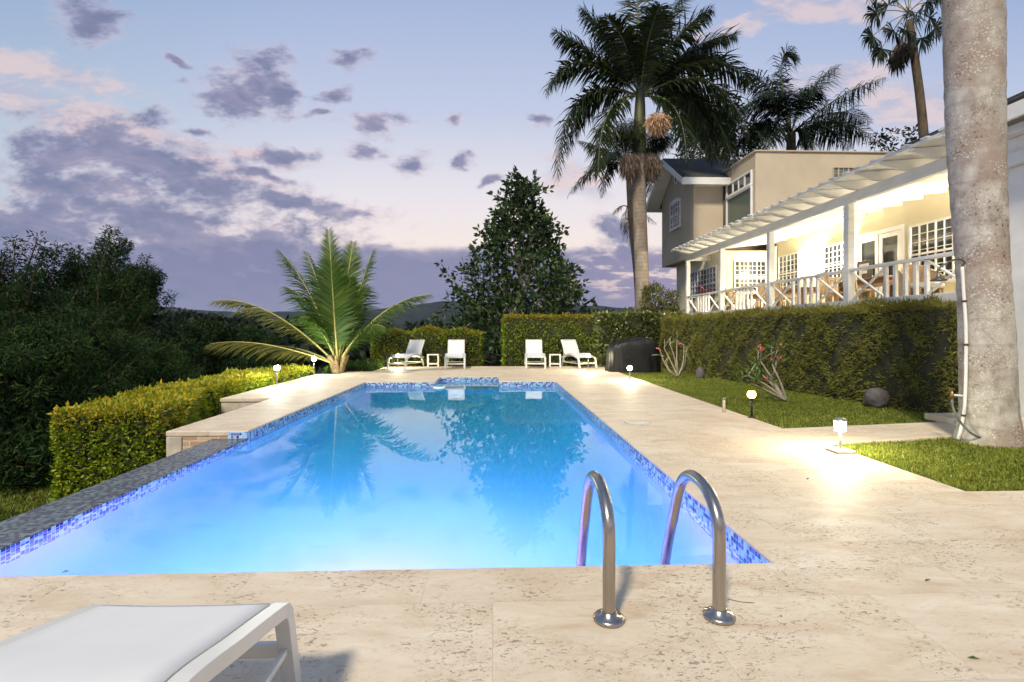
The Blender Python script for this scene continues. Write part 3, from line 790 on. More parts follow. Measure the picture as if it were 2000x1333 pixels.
def make_table():
    r = empty('side_table')
    q = MB(); q.box((-.20, -.20, .40), (.20, .20, .43)); q.build('table_top', M['plast'], r, bevel=.008)
    for sx in (-1, 1):
        for sy in (-1, 1):
            q = MB(); q.box((sx*.175-.018, sy*.175-.018, 0), (sx*.175+.018, sy*.175+.018, .399)); q.build('leg', M['plast'], r, bevel=.004)
    q = MB()
    for s in (-1, 1):
        q.bar((-.156, s*.175, .10), (.156, s*.175, .10), .02, .03); q.bar((s*.175, -.156, .10), (s*.175, .156, .10), .02, .03)
    q.build('stretcher', M['plast'], r)
    return r
T0 = make_table()
TG = 'small white side tables between loungers'
c0 = gnd(846, 716.5); place(T0, c0, R(3), 'small white side table between the two left loungers', 'side table', TG)
c0 = gnd(1084, 716.5); o = copy_tree(T0); place(o, c0, R(-4), 'small white side table between the two right loungers', 'side table', TG)

# ------------------------------------------------------------------ garden lamps
def make_lamp(style, h, glass, metal):
    r = empty('garden_lamp')
    q = MB()
    if style == 'base': q.box((-.10, -.10, .001), (.10, .10, .035)); q.build('base_plate', M['concrete'], r, bevel=.006)
    else: q.lathe([(0, .001), (.055, .001), (.055, .012), (.02, .018)], n=18); q.build('base_plate', metal, r)
    q = MB(); q.tube([(0, 0, .012), (0, 0, h*.5), (0, 0, h-.055)], .013 if style != 'dark' else .015, 12); q.build('post', metal, r)
    if style == 'base':
        q = MB(); q.lathe([(0, h-.055), (.050, h-.055), (.052, h+.045), (0, h+.045)], n=20); q.build('lamp_glass', glass, r)
        q = MB()
        for k in range(3): q.lathe([(.053, h-.034+k*.026), (.062, h-.038+k*.026), (.062, h-.034+k*.026), (.053, h-.030+k*.026)], n=20)
        q.build('louvre', metal, r)
        q = MB(); q.lathe([(0, h+.046), (.066, h+.046), (.062, h+.062), (.035, h+.078), (0, h+.082)], n=20); q.build('lamp_cap', metal, r)
    else:
        R_ = .058 if style != 'dark' else .062
        a = np.linspace(-1.35, 1.15, 12)
        q = MB(); q.lathe([(0, h-R_)] + [(R_*math.cos(t), h+R_*math.sin(t)) for t in a] + [(0, h+R_*math.sin(1.15))], n=20); q.build('lamp_glass', glass, r)
        q = MB(); q.lathe([(0, h+R_*.93), (R_*.62, h+R_*.90), (R_*.5, h+R_*1.06), (0, h+R_*1.14)], n=18); q.build('lamp_cap', metal, r)
        q = MB(); q.lathe([(.013, h-R_*1.25), (.034, h-R_*1.15), (.034, h-R_*.92), (.02, h-R_*.88)], n=18); q.build('collar', metal, r)
    return r
GL = 'lit garden lamps around the pool deck'
lamps = [
    ('globe', gnd(541, 756), .43, 'lampcool', 'lampgrey', 'lit lamp on the left deck edge in front of the golden hedge'),
    ('globe', Vector((gnd(644, 727).x, 14.3, -.05)), .53, 'lampcool', 'lampgrey', 'lit lamp in the golden hedge beside the young coconut palm'),
    ('globe', gnd(777, 719.5), .40, 'lampglass', 'lampgrey', 'lit lamp beside the far left lounger'),
    ('globe', gnd(1149, 726), .49, 'lampglass', 'lampgrey', 'lit lamp beside the far right lounger'),
    ('globe', gnd(1230, 744), .32, 'lampglass', 'lampgrey', 'lit lamp on the deck edge in front of the black barbecue cover'),
    ('dark', gnd(1468, 816), .34, 'lamporange', 'iron', 'amber globe lamp on a dark post at the lawn edge'),
    ('base', gnd(1641, 884), .285, 'lampglass', 'lampgrey', 'nearest lit lamp with louvred head on a square stone base'),
]
for st, c, h, g, mt, lab in lamps:
    r = make_lamp(st, h, M[g], M[mt]); r.location = c; tag(r, lab, 'garden lamp', GL)

# ------------------------------------------------------------------ hedges
def poly_area(p): return abs(sum(p[i][0]*p[(i+1) % len(p)][1]-p[(i+1) % len(p)][0]*p[i][1] for i in range(len(p)))/2)
def in_poly(P, poly):
    x, y = P[:, 0], P[:, 1]; ins = np.zeros(len(P), bool); n = len(poly)
    for i in range(n):
        (x0, y0), (x1, y1) = poly[i], poly[(i+1) % n]
        c = ((y0 > y) != (y1 > y)) & (x < (x1-x0)*(y-y0)/((y1-y0) + 1e-12) + x0); ins ^= c
    return ins
def hedge(name, label, poly, z0, z1, mat, dens, L, W, rough=.05, seed=1, narrow=False, ztop=None, stray=.03, core=.07, strayL=2.0):
    """clipped hedge: dark twiggy core wrapped in thousands of leaves; ztop(x,y) overrides the top"""
    zt = (lambda x, y: np.full(np.shape(x), z1)) if ztop is None else ztop
    mb = MB(); n = len(poly)
    cen = np.mean(np.array(poly), axis=0)
    sgn = 1 if sum(poly[i][0]*poly[(i+1) % n][1]-poly[(i+1) % n][0]*poly[i][1] for i in range(n)) > 0 else -1
    Ps, Ns = [], []
    for i in range(n):
        a = np.array(poly[i]); b_ = np.array(poly[(i+1) % n]); ln = np.linalg.norm(b_-a)
        nr = np.array([(b_-a)[1], -(b_-a)[0]])/ln*sgn
        m = int(ln*(z1-z0)*dens)
        t = rng.uniform(0, 1, m)
        xy = a + (b_-a)*t[:, None]
        zz = z0 + (zt(xy[:, 0], xy[:, 1])-z0)*rng.uniform(0, 1, m)
        Ps.append(np.column_stack([xy, zz])); Ns.append(np.tile([nr[0], nr[1], .15], (m, 1)))
    bb = np.array(poly); m = int((np.ptp(bb[:, 0]))*(np.ptp(bb[:, 1]))*dens*1.15)
    P = np.column_stack([rng.uniform(bb[:, 0].min(), bb[:, 0].max(), m), rng.uniform(bb[:, 1].min(), bb[:, 1].max(), m), np.zeros(m)])
    P = P[in_poly(P, poly)]; P[:, 2] = zt(P[:, 0], P[:, 1]); Ps.append(P); Ns.append(np.tile([0, 0, 1.0], (len(P), 1)))
    P = np.concatenate(Ps); N = np.concatenate(Ns)
    bump = rough*(vnoise(P, 2.6, seed) + .8*vnoise(P, 6.5, seed+3))
    depth = -np.abs(rng.normal(0, .05, len(P)))
    P = P + N*(bump + depth)[:, None]
    # soften the arrises
    tp = zt(P[:, 0], P[:, 1]); near = np.clip((P[:, 2]-(tp-.15))/.15, 0, 1.2)
    P[:, :2] += (cen - P[:, :2])/np.linalg.norm(cen - P[:, :2], axis=1)[:, None]*(near*.05)[:, None]*(N[:, 2] < .5)[:, None]
    D = N + rng.normal(0, .75, P.shape) + np.array([0, 0, .25 if not narrow else -.1])
    sc = rng.uniform(.6, 1.3, len(P))
    st = rng.uniform(size=len(P)) < stray
    sc[st] *= strayL*.7; D[st] = N[st]*1.5 + rng.normal(0, .4, (st.sum(), 3)) + np.array([0, 0, .5])
    P[st] += N[st]*.03
    mb.leaves(P, D, L*sc, W*sc, 0, fold=.08)
    # core
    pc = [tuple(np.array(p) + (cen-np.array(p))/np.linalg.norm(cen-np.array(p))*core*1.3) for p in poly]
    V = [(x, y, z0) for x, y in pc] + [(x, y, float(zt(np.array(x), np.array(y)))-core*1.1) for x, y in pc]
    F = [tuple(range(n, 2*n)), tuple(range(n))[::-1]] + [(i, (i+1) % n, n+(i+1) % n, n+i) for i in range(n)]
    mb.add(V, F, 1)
    o = mb.build(name, [mat, M['twig']])
    tag(o, label, 'hedge'); return o

hedge('hedge', 'clipped golden yellow hedge stepping down along the left deck edge',
      [(-4.30, 6.72), (-4.45, 7.7), (-5.22, 9.3), (-5.30, 9.8), (-5.25, 15.3), (-6.75, 15.3), (-6.45, 11.7), (-5.85, 8.2), (-5.5, 6.6)], -1.05, .26, M['yhedge'], 2300, .054, .030, .05, 1,
      ztop=lambda x, y: .27 - .012*(y-6.7) + .03*np.sin(x*3+y*2.1))
hedge('hedge', 'lower green and amber hedge behind the two left loungers', [(-4.3, 18.35), (-.42, 18.35), (-.42, 19.3), (-4.3, 19.3)], -.5, 1.28, M['bhedge'], 900, .085, .05, .06, 2,
      ztop=lambda x, y: 1.24 + .05*np.sin(x*2.3) + .05*np.sin(x*5.1+1))
hedge('hedge', 'taller neatly squared green hedge behind the two right loungers', [(.40, 18.3), (3.72, 18.25), (3.72, 19.4), (.40, 19.4)], -.5, 1.76, M['bhedge2'], 900, .08, .046, .05, 3)
hedge('hedge', 'glossy dark leaved hedge behind the black barbecue cover', [(3.70, 17.4), (6.5, 17.3), (6.9, 18.9), (3.74, 19.0)], -.1, 1.82, M['ghedge'], 620, .12, .065, .08, 4,
      ztop=lambda x, y: 1.80 + .04*np.sin(x*4))
hedge('hedge', 'long clipped bamboo hedge below the white verandah railing', [(6.86, 7.36), (6.36, 10.5), (5.88, 14.0), (5.75, 17.2), (7.2, 17.4), (7.3, 7.36)], -.1, 1.66, M['bamboo'], 1900, .095, .016, .11, 5, narrow=True,
      ztop=lambda x, y: 1.70 - .008*(y-7) + .02*np.sin(y*3.1), stray=.04, strayL=1.7)
hedge('ground_cover', 'low bright green ground cover between the coconut palm and left lounger', [(-4.95, 15.3), (-4.5, 16.0), (-3.75, 16.0), (-3.75, 17.8), (-5.2, 17.8)], -.5, .16, M['cover'], 1300, .075, .035, .05, 6, core=.05)['category'] = 'ground cover'

# ------------------------------------------------------------------ trees
def limb(mb, p0, p1, r0, r1, sag=.12, n=7, mi=0):
    p0 = np.array(p0); p1 = np.array(p1); L = np.linalg.norm(p1-p0)
    mid = (p0+p1)/2 + rng.normal(0, .06*L, 3) + np.array([0, 0, sag*L])
    t = np.linspace(0, 1, n)[:, None]
    P = (1-t)**2*p0 + 2*t*(1-t)*mid + t*t*p1
    mb.tube(P, np.linspace(r0, r1, n), 6, mi, cap=False)

def leaf_tree(name, label, cat, base, H, env, ncl, nl, clr, L, W, mat, barkm, r0=.16, group=None, lean=(0, 0), trunk_top=.8, nlimb=40, hang=0.0, rosette=False, pull=.6, plumes=0):
    """env(t) gives crown radius at height fraction t in 0..1 of H"""
    root = empty(name, base); tag(root, label, cat, group)
    base = np.array(base[:]); top = base + np.array([lean[0], lean[1], H])
    tr = MB()
    ts = np.linspace(0, trunk_top, 9)
    ax = lambda t: base + (top-base)*np.asarray(t)[..., None] + np.stack([.08*np.sin(np.asarray(t)*7), .08*np.cos(np.asarray(t)*6), np.zeros_like(np.asarray(t))], -1)
    tr.tube(ax(ts), r0*(1-ts/trunk_top*.85), 9, cap=False)
    # cluster centres
    C = []; RR = []
    for b_ in range(plumes):
        tt = .25 + .75*random.random()**.75 if b_ > 3 else .97 - .06*b_
        a = random.uniform(0, 2*math.pi); r_ = env(min(tt, .96))*random.uniform(.45, 1.08) if b_ > 3 else .25*b_
        tip = ax(np.array(min(tt, 1.0))) + np.array([r_*math.cos(a), r_*math.sin(a), random.uniform(-.1, .25)])
        t0 = min(trunk_top, max(.06, tt - .28 - .2*random.random())); p0_ = ax(np.array(t0)); LL_ = np.linalg.norm(tip-p0_)
        limb(tr, p0_, tip, r0*.35, .008, .06)
        for k in range(8):
            s_ = .28 + .72*k/7; C.append((p0_ + (tip-p0_)*s_ + np.array([0, 0, .10*LL_*math.sin(math.pi*s_)]), tt)); RR.append(clr*(1.25-.85*s_))
    while not plumes and len(C) < ncl:
        t = random.random(); e = env(t)
        if e <= 0 or random.random() > (e/clr_env)**.62 if (clr_env := max(env(k/20) for k in range(21))) else 0: continue
        a = random.uniform(0, 2*math.pi); rr = e*(random.random()**.5*(1-pull) + pull*random.uniform(.8, 1.05))*(1+.18*math.sin(3*a+t*9)+.1*math.sin(7*a+t*17))
        c = ax(t) + np.array([rr*math.cos(a), rr*math.sin(a), random.uniform(-.1, .1)])
        C.append((c, t))
    order = list(range(len(C))); random.shuffle(order)
    for i in order[:0 if plumes else nlimb]:
        c, t = C[i]; tt = max(.12, min(trunk_top, t - .16 - .12*random.random()))
        limb(tr, ax(tt), c, r0*.32*(1-tt*.6), .012, -.04)
    tr.build('trunk', barkm, root)
    cr = MB(); Pl, Dl = [], []
    for ic, (c, t) in enumerate(C):
        cl_ = RR[ic] if plumes else clr
        m = max(4, int(nl*random.uniform(.6, 1.4)))
        if rosette:
            out = c - ax(t); out[2] = 0; out /= np.linalg.norm(out)+1e-6
            for s in range(3):
                cc = c + rng.normal(0, clr, 3)*.8
                d = rng.normal(0, 1, (m//3+1, 3)); d /= np.linalg.norm(d, axis=1)[:, None]; d = d + out*.5 + np.array([0, 0, .25])
                Pl.append(cc + d*.05); Dl.append(d)
        else:
            d = rng.normal(0, 1, (m, 3)); d /= np.linalg.norm(d, axis=1)[:, None]
            p = c + d*cl_*rng.uniform(.15, 1.0, m)[:, None]**.7*np.array([1, 1, .75])
            Pl.append(p); Dl.append(d*.8 + rng.normal(0, .6, (m, 3)) + np.array([0, 0, -hang]))
    P = np.concatenate(Pl); D = np.concatenate(Dl); sc = rng.uniform(.65, 1.3, len(P))
    cr.leaves(P, D, L*sc, W*sc, fold=.1)
    cr.build('crown', mat, root)
    return root

# central conical tree behind the hedges
b0 = at(1018, 700, 22.5); b0.z = -1.6
def cone(t):
    if t < .20: return 2.2*(t/.20)**.5 if t > .05 else 0
    return 3.95*(1-(t-.20)/.80)**.95*(1+.10*math.sin(t*26)) + .12
leaf_tree('broadleaf_tree', 'tall cone shaped tree with large dark leaves behind the gap between hedges', 'tree', b0, at(1012, 348, 22.5).z + 1.6, cone, 1050, 15, .29, .25, .125, M['bread'], M['palebark'], .17, nlimb=90, rosette=True, trunk_top=.93, pull=.45)

# feathery trees on the left slope
def dome(r, low=.15):
    def f(t):
        if t < low: return 0
        u = (t-low)/(1-low)
        return r*math.sqrt(max(0, 1-(2*u-.75)**2/1.65))*(1-.25*u)
    return f
TG2 = 'feathery dark trees on the left slope'
lt = [((40, 470), 13.0, 3.0, 300, 'tallest feathery tree at the left edge of the view', 'feather'),
      ((185, 468), 14.5, 2.1, 260, 'feathery tree with a pointed crown, second from the left edge', 'feather2'),
      ((285, 505), 16.0, 1.45, 170, 'slim feathery tree with a leaning top, right of the pointed one', 'feather'),
      ((120, 610), 10.5, 2.0, 190, 'low bushy tree on the slope below the pointed feathery tree', 'feather'),
      ((30, 640), 8.8, 1.9, 190, 'nearest dark tree at the left edge above the lower lawn', 'feather2'),
      ((395, 632), 21.0, 3.0, 230, 'rounded dark tree between the feathery trees and coconut palm', 'feather'),
      ((480, 645), 27.0, 3.4, 200, 'rounded dark tree farther down the slope behind coconut fronds', 'feather2'),
      ((250, 660), 12.5, 1.9, 190, 'bushy dark tree just beyond the golden hedge', 'feather2')]
for (x, y), Y, r, n, lab, mt in lt:
    tp = at(x, y, Y); gz = float(hgt(np.array(tp.x), np.array(Y))) - .3
    leaf_tree('feathery_tree', lab, 'tree', Vector((tp.x, Y, gz)), tp.z - gz, dome(r, .06), n, 62 if Y < 18 else 48, .50 if r > 1.6 else .40, .11 if Y < 18 else .17, .030 if Y < 18 else .05, M[mt], M['bark'], .13, TG2, nlimb=36, hang=.25, lean=(random.uniform(-.3, .3), 0), plumes=int(n*.22))
SG = 'dark shrubs at the foot of the left slope'
for (x, y), Y, r, lab in (((60, 860), 8.2, 1.2, 'dark grassy shrub at the edge of the lower lawn'), ((160, 800), 8.9, 1.1, 'dark shrub pressed behind the end of the golden hedge')):
    tp = at(x, y, Y); gz = float(hgt(np.array(tp.x), np.array(Y))) - .1
    leaf_tree('slope_shrub', lab, 'shrub', Vector((tp.x, Y, gz)), tp.z - gz + .3, dome(r, .0), 70, 80, .35, .16, .03, M['feather2'], M['bark'], .05, SG, nlimb=20, pull=.4)

# far wood: reads as one mass
fm = MB(); Pl, Dl = [], []; n = 0
while n < 560:
    Y = 30*math.exp(random.random()*2.0); a = random.uniform(-1.25, .62)
    if a > .12 and Y < 45: continue
    X = a*Y; r = random.uniform(2.2, 4.6)*(1+Y/200)
    g = float(hgt(np.array(X), np.array(Y)))
    topb = random.uniform(-.035, .030) + .010*math.sin(a*9)
    zt = EYE + topb*Y; c = np.array([X, Y, max(zt - r*.8, g + 1)])
    m = 130
    d = rng.normal(0, 1, (m, 3)); d /= np.linalg.norm(d, axis=1)[:, None]; d[:, 2] = np.abs(d[:, 2])*1.2 - .5
    Pl.append(c + d*r*rng.uniform(.75, 1.05, m)[:, None]*np.array([1, 1, .8])); Dl.append(d + rng.normal(0, .7, (m, 3))); n += 1
P = np.concatenate(Pl); D = np.concatenate(Dl); s = rng.uniform(.6, 1.3, len(P))*(.55 + P[:, 1]/130)
fm.leaves(P, D, s*1.0, s*.6)
tag(fm.build('far_wood', M['forest']), kind='stuff')

# trees behind the house
b0 = at(1745, 262, 34); leaf_tree('broadleaf_tree', 'dark rounded tree top behind the flat roofed tower', 'tree', Vector((b0.x, 34, .0)), b0.z, lambda t: 0 if t < .45 else 2.9*math.sqrt(max(0, 1-((t-.72)/.29)**2)), 90, 50, .7, .30, .13, M['forest'], M['bark'], .2, nlimb=20)
b0 = at(1400, 205, 31); leaf_tree('broadleaf_tree', 'dark tree crown behind the shingled gable roof', 'tree', Vector((b0.x, 31, .0)), b0.z, lambda t: 0 if t < .45 else 2.6*math.sqrt(max(0, 1-((t-.72)/.29)**2)), 90, 50, .7, .34, .13, M['forest'], M['bark'], .2, nlimb=20)

# ------------------------------------------------------------------ palms
def frond(P0, P1, P2, nl, LL, droop, parent, mat, rmat, r0=.03, w=.05, plume=.0, lift=.75, bare=.12, prof=.75, name='frond', az=None):
    """pinnate frond along a bezier; leaflets on both sides, folding down by droop"""
    P0, P1, P2 = (np.array(p[:], float) for p in (P0, P1, P2))
    t = np.linspace(0, 1, 16)[:, None]
    C = (1-t)**2*P0 + 2*t*(1-t)*P1 + t*t*P2
    h = (P2-P0)[:2] if az is None else np.array(az, float)
    h = h/(np.linalg.norm(h)+1e-9); side = np.array([-h[1], h[0], 0.0])
    mb = MB(); mb.tube(C, np.linspace(r0, .005, 16), 6, 1, cap=False)
    u = np.linspace(bare, .995, nl); tt = u[:, None]
    B = (1-tt)**2*P0 + 2*tt*(1-tt)*P1 + tt*tt*P2
    T = 2*(1-tt)*(P1-P0) + 2*tt*(P2-P1); T /= np.linalg.norm(T, axis=1)[:, None]
    up = np.cross(side[None, :], T); up /= np.linalg.norm(up, axis=1)[:, None]
    up[up[:, 2] < 0] *= 1.0
    f = np.clip((u-bare)/.18, 0, 1)**.6*np.clip((1-u)*1.0/.42 + .10, 0, 1)**prof
    for sgn in (-1, 1):
        lift_ = lift*(.55 + .8*u)[:, None] + rng.normal(0, .07, (nl, 1))
        d = sgn*side + T*lift_ + up*(.10 + rng.normal(0, .06 + plume, (nl, 1)))
        d /= np.linalg.norm(d, axis=1)[:, None]
        ln = (LL*f*rng.uniform(.86, 1.12, nl))[:, None]
        dr = droop*rng.uniform(.7, 1.3, (nl, 1))
        m = B + d*ln*.5 - np.array([0, 0, 1.0])*ln*.18*dr
        d2 = d*(1-.35*np.clip(dr, 0, 1)) - np.array([0, 0, 1.0])*dr*.9
        d2 /= np.linalg.norm(d2, axis=1)[:, None]
        e = m + d2*ln*.5
        wv = T - d*np.sum(T*d, axis=1)[:, None]; wv /= np.linalg.norm(wv, axis=1)[:, None]+1e-9
        ww = w*np.clip(ln/LL, .35, 1)
        V = np.stack([B-wv*ww*.25, B+wv*ww*.25, m-wv*ww*.5, m+wv*ww*.5, e], 1).reshape(-1, 3)
        i = np.arange(nl)[:, None]*5
        mb.add(V, np.concatenate([i+0, i+1, i+3, i+2], 1), 0)
        mb.F.append((np.concatenate([i+2, i+3, i+4], 1) + (mb.n - len(V)), 0, False))
    return mb.build(name, [mat, rmat], parent)

# main royal palm
Y0 = 19.0
pb = at(1256, 640, Y0); pb.z = -.6
rp = empty('royal_palm', pb); tag(rp, 'tall royal palm with ringed grey trunk and full crown left of the house', 'palm tree')
ctr = at(1250, 190, Y0)
trk = [(1256, 700, 15), (1255, 600, 14.2), (1253, 520, 13.4), (1250, 430, 13.2), (1248, 370, 13.6), (1248, 300, 13)]
P = [at(x, y, Y0) for x, y, r in trk]; P[0].z = -.6
q = MB(); q.tube(smooth_path(P, 6), np.interp(np.linspace(0, 1, 31), np.linspace(0, 1, 6), [r*Y0/1000 for _, _, r in trk]), 24); q.build('trunk', M['trunkgrey'], rp)
q = MB(); q.tube(smooth_path([at(1248, 302, Y0), at(1249, 250, Y0), at(1250, 205, Y0), at(1250, 175, Y0)], 5), np.linspace(.27, .15, 16), 18); q.build('crownshaft', M['shaft'], rp)
fr = [(1066, 178, 1120, 60, -.6), (1082, 62, 1160, 92, .3), (1134, 16, 1195, 60, .8), (1244, -70, 1246, 60, .9), (1338, -15, 1285, 50, .6), (1388, 18, 1318, 55, -.8),
      (1440, 68, 1350, 70, .4), (1478, 175, 1390, 55, -.3), (1462, 262, 1400, 90, -1.1), (1436, 338, 1395, 130, .4), (1088, 352, 1092, 120, -.3), (1104, 300, 1140, 130, .9),
      (1168, 345, 1170, 170, -.9), (1340, 318, 1340, 170, -1.2), (1395, 318, 1370, 140, 1.0), (1180, 30, 1225, 60, -1.4), (1290, 10, 1262, 60, -1.6), (1210, 160, 1230, 70, 2.6), (1320, 200, 1280, 80, 2.4), (1415, 130, 1340, 60, 1.4)]
for x, y, cx, cy, dy in fr:
    frond(ctr, at(cx, cy, Y0+dy*.5), at(x, y, Y0+dy), 150, 1.02, .66, rp, M['royal'], M['rachis'], .042, .066, plume=.33, lift=.72, bare=.08, prof=.5)
# flower masses and dry skirt beneath the crownshaft
def tassel(c, rx, rz, n, L, mat, name, parent, down=1.0, W=.02):
    c = np.array(c[:]); d = rng.normal(0, 1, (n, 3)); d /= np.linalg.norm(d, axis=1)[:, None]
    P = c + d*rng.uniform(.2, 1, n)[:, None]*np.array([rx, rx, rz])
    mb = MB(); mb.leaves(P, d*.6 + np.array([0, 0, -down]) + rng.normal(0, .25, (n, 3)), L*rng.uniform(.6, 1.3, n), W)
    return mb.build(name, mat, parent)
tassel(at(1287, 238, Y0-.7), .42, .36, 2200, .24, M['flowerbrown'], 'flower_cluster', rp, .9, .03)
tassel(at(1225, 262, Y0-.3), .62, .55, 3000, .26, M['royal'], 'flower_cluster', rp, .8, .018)
tassel(at(1285, 275, Y0+.2), .55, .5, 2200, .26, M['royal'], 'flower_cluster', rp, .8, .018)
tassel(at(1230, 318, Y0-.3), .34, .50, 1700, .36, M['dead'], 'dry_skirt', rp, 1.6, .022)
tassel(at(1272, 320, Y0-.1), .34, .52, 1700, .36, M['dead'], 'dry_skirt', rp, 1.6, .022)

# slender palm behind
Y1 = 24.0
pb = at(1232, 640, Y1); pb.z = -1.0
sp = empty('palm_tree', pb); tag(sp, 'slender palm with drooping fronds directly behind the tall royal palm trunk', 'palm tree')
P = [at(1250, 700, Y1), at(1245, 560, Y1), at(1233, 440, Y1), at(1227, 330, Y1)]; P[0].z = -1
q = MB(); q.tube(smooth_path(P, 5), np.linspace(.16, .13, 16), 12); q.build('trunk', M['trunkgrey'], sp)
c0 = at(1225, 322, Y1)
for x, y, cx, cy, dy in [(1108, 384, 1160, 300, 0), (1130, 275, 1180, 285, .5), (1142, 350, 1170, 280, -1), (1176, 385, 1180, 300, -.4), (1160, 250, 1200, 270, 1), (1215, 250, 1220, 280, 1.4), (1285, 300, 1260, 270, .6), (1300, 370, 1275, 290, -.5), (1195, 300, 1210, 290, 2), (1280, 400, 1262, 310, 1)]:
    frond(c0, at(cx, cy, Y1+dy*.5), at(x, y, Y1+dy), 70, .85, .9, sp, M['darkpalm'], M['rachis'], .035, .06, plume=.25, lift=.6)
for x, y, cx, cy, dy in [(1218, 470, 1222, 400, -.3), (1196, 418, 1214, 395, -.2), (1282, 438, 1250, 410, .3), (1230, 480, 1228, 420, .2)]:
    frond(at(1226, 405, Y1), at(cx, cy, Y1+dy*.5), at(x, y, Y1+dy), 30, .5, .8, sp, M['dead'], M['bark'], .03, .03, plume=.2, lift=.8, bare=.3, name='dry_frond')

# palm behind the house and neighbours
def palm_px(name, label, base_x, crown, Y, fr, LL, mat, nl=50, rt=.2, plume=.12, trunk=None, gz=0.0):
    c = at(crown[0], crown[1], Y); pb = at(base_x, 640, Y); pb.z = gz
    root = empty(name, pb); tag(root, label, 'palm tree')
    P = [pb, pb + (c-pb)*.35, pb + (c-pb)*.7, c] if trunk is None else [pb] + [at(x, y, Y) for x, y in trunk] + [c]
    q = MB(); q.tube(smooth_path(P, 5), np.linspace(rt*1.15, rt*.85, 5*(len(P)-1)+1), 12); q.build('trunk', M['bark'], root)
    for x, y, cx, cy, dy in fr:
        frond(c, at(cx, cy, Y+dy*.5), at(x, y, Y+dy), nl, LL, .9, root, mat, M['rachis'], .045, .07, plume=plume, lift=.6)
    return root
palm_px('royal_palm', 'dark palm with arching fronds rising behind the flat roofed tower', 1545, (1545, 262), 30,
        [(1730, 152, 1640, 175, 0), (1712, 280, 1650, 205, -.5), (1640, 128, 1580, 150, .6), (1562, 112, 1500, 60, -.3), (1448, 150, 1490, 120, .3), (1432, 235, 1480, 150, -.8), (1455, 290, 1490, 200, .2),
         (1520, 140, 1530, 160, 1.2), (1600, 180, 1570, 150, -1.5), (1660, 290, 1610, 220, 1.2), (1480, 190, 1510, 150, -1.6), (1420, 300, 1470, 220, 1.0), (1700, 240, 1630, 190, .8), (1495, 290, 1515, 230, -1), (1590, 295, 1570, 230, -.8), (1540, 180, 1540, 180, -2.6)], 1.45, M['darkpalm'], 110, .3, .45)
palm_px('palm_tree', 'half hidden dark palm between the royal palm and the shingled roof', 1385, (1385, 235), 27,
        [(1330, 330, 1340, 210, 0), (1440, 330, 1430, 200, .3), (1310, 270, 1340, 190, .5), (1455, 260, 1420, 180, -.4), (1350, 160, 1370, 190, .5), (1420, 165, 1400, 180, -.3), (1365, 320, 1365, 230, -1), (1410, 325, 1405, 230, -1.2)], 1.0, M['darkpalm'], 46, .22, .2)
# washingtonia: fan leaves
Y2 = 32.0
pb = at(1812, 640, Y2); pb.z = 0
wp = empty('fan_palm', pb); tag(wp, 'very tall thin fan palm at the top right beside the big trunk', 'palm tree')
P = [pb, at(1812, 500, Y2), at(1806, 300, Y2), at(1798, 200, Y2), at(1786, 110, Y2), at(1776, 40, Y2)]
q = MB(); q.tube(smooth_path(P, 6), np.linspace(.30, .22, 31), 12); q.build('trunk', M['bark'], wp)
c0 = np.array(at(1774, 25, Y2)[:])
def fan(tip, parent, mat, n=44, ln=1.05):
    tip = np.array(tip[:]); mb = MB()
    mb.tube(smooth_path([c0, (c0+tip)/2 + np.array([0, 0, .15]), tip], 4), .025, 6, 1, cap=False)
    d = tip-c0; d /= np.linalg.norm(d); s = np.cross(d, [0, 1, 0]); s /= np.linalg.norm(s); nn = np.cross(s, d)
    ang = np.linspace(-1.9, 1.9, n)
    Pm, Dm = [], []
    for a in ang:
        Pm.append(tip); Dm.append(d*math.cos(a) + s*math.sin(a) + nn*rng.normal(0, .25) + np.array([0, 0, -.25]))
    Pm = np.array(Pm); Dm = np.array(Dm); Dm /= np.linalg.norm(Dm, axis=1)[:, None]
    L = ln*rng.uniform(.8, 1.15, n)[:, None]
    m = Pm + Dm*L*.6; e = m + (Dm*.4 + np.array([0, 0, -.9]))*L*.42
    wv = np.cross(Dm, nn[None, :] + rng.normal(0, .3, (n, 3))); wv /= np.linalg.norm(wv, axis=1)[:, None]
    V = np.stack([Pm-wv*.01, Pm+wv*.01, m-wv*.05, m+wv*.05, e], 1).reshape(-1, 3); i = np.arange(n)[:, None]*5
    mb.add(V, np.concatenate([i, i+1, i+3, i+2], 1), 0); mb.F.append((np.concatenate([i+2, i+3, i+4], 1), 0, False)) if False else mb.F.append((np.concatenate([i+2, i+3, i+4], 1) + (mb.n-len(V)), 0, False))
    return mb.build('frond', [mat, M['rachis']], parent)
for x, y, dy in [(1712, 25, 0), (1705, 70, -.3), (1722, 95, .4), (1745, 60, -1), (1735, 10, .8), (1760, 100, .3), (1770, 60, -1.6), (1800, 75, -.4), (1815, 35, .5), (1826, 55, -.2), (1822, -10, .4), (1790, -40, 0), (1750, -50, .6), (1715, -20, -.6), (1785, 30, -1.8), (1775, -60, -.5), (1752, 115, .9), (1808, 5, -1.2)]:
    fan(at(x, y, Y2+dy), wp, M['darkpalm'])
tassel(at(1765, 92, Y2-.3), .55, .7, 900, .5, M['dead'], 'dry_skirt', wp, 1.4, .04)

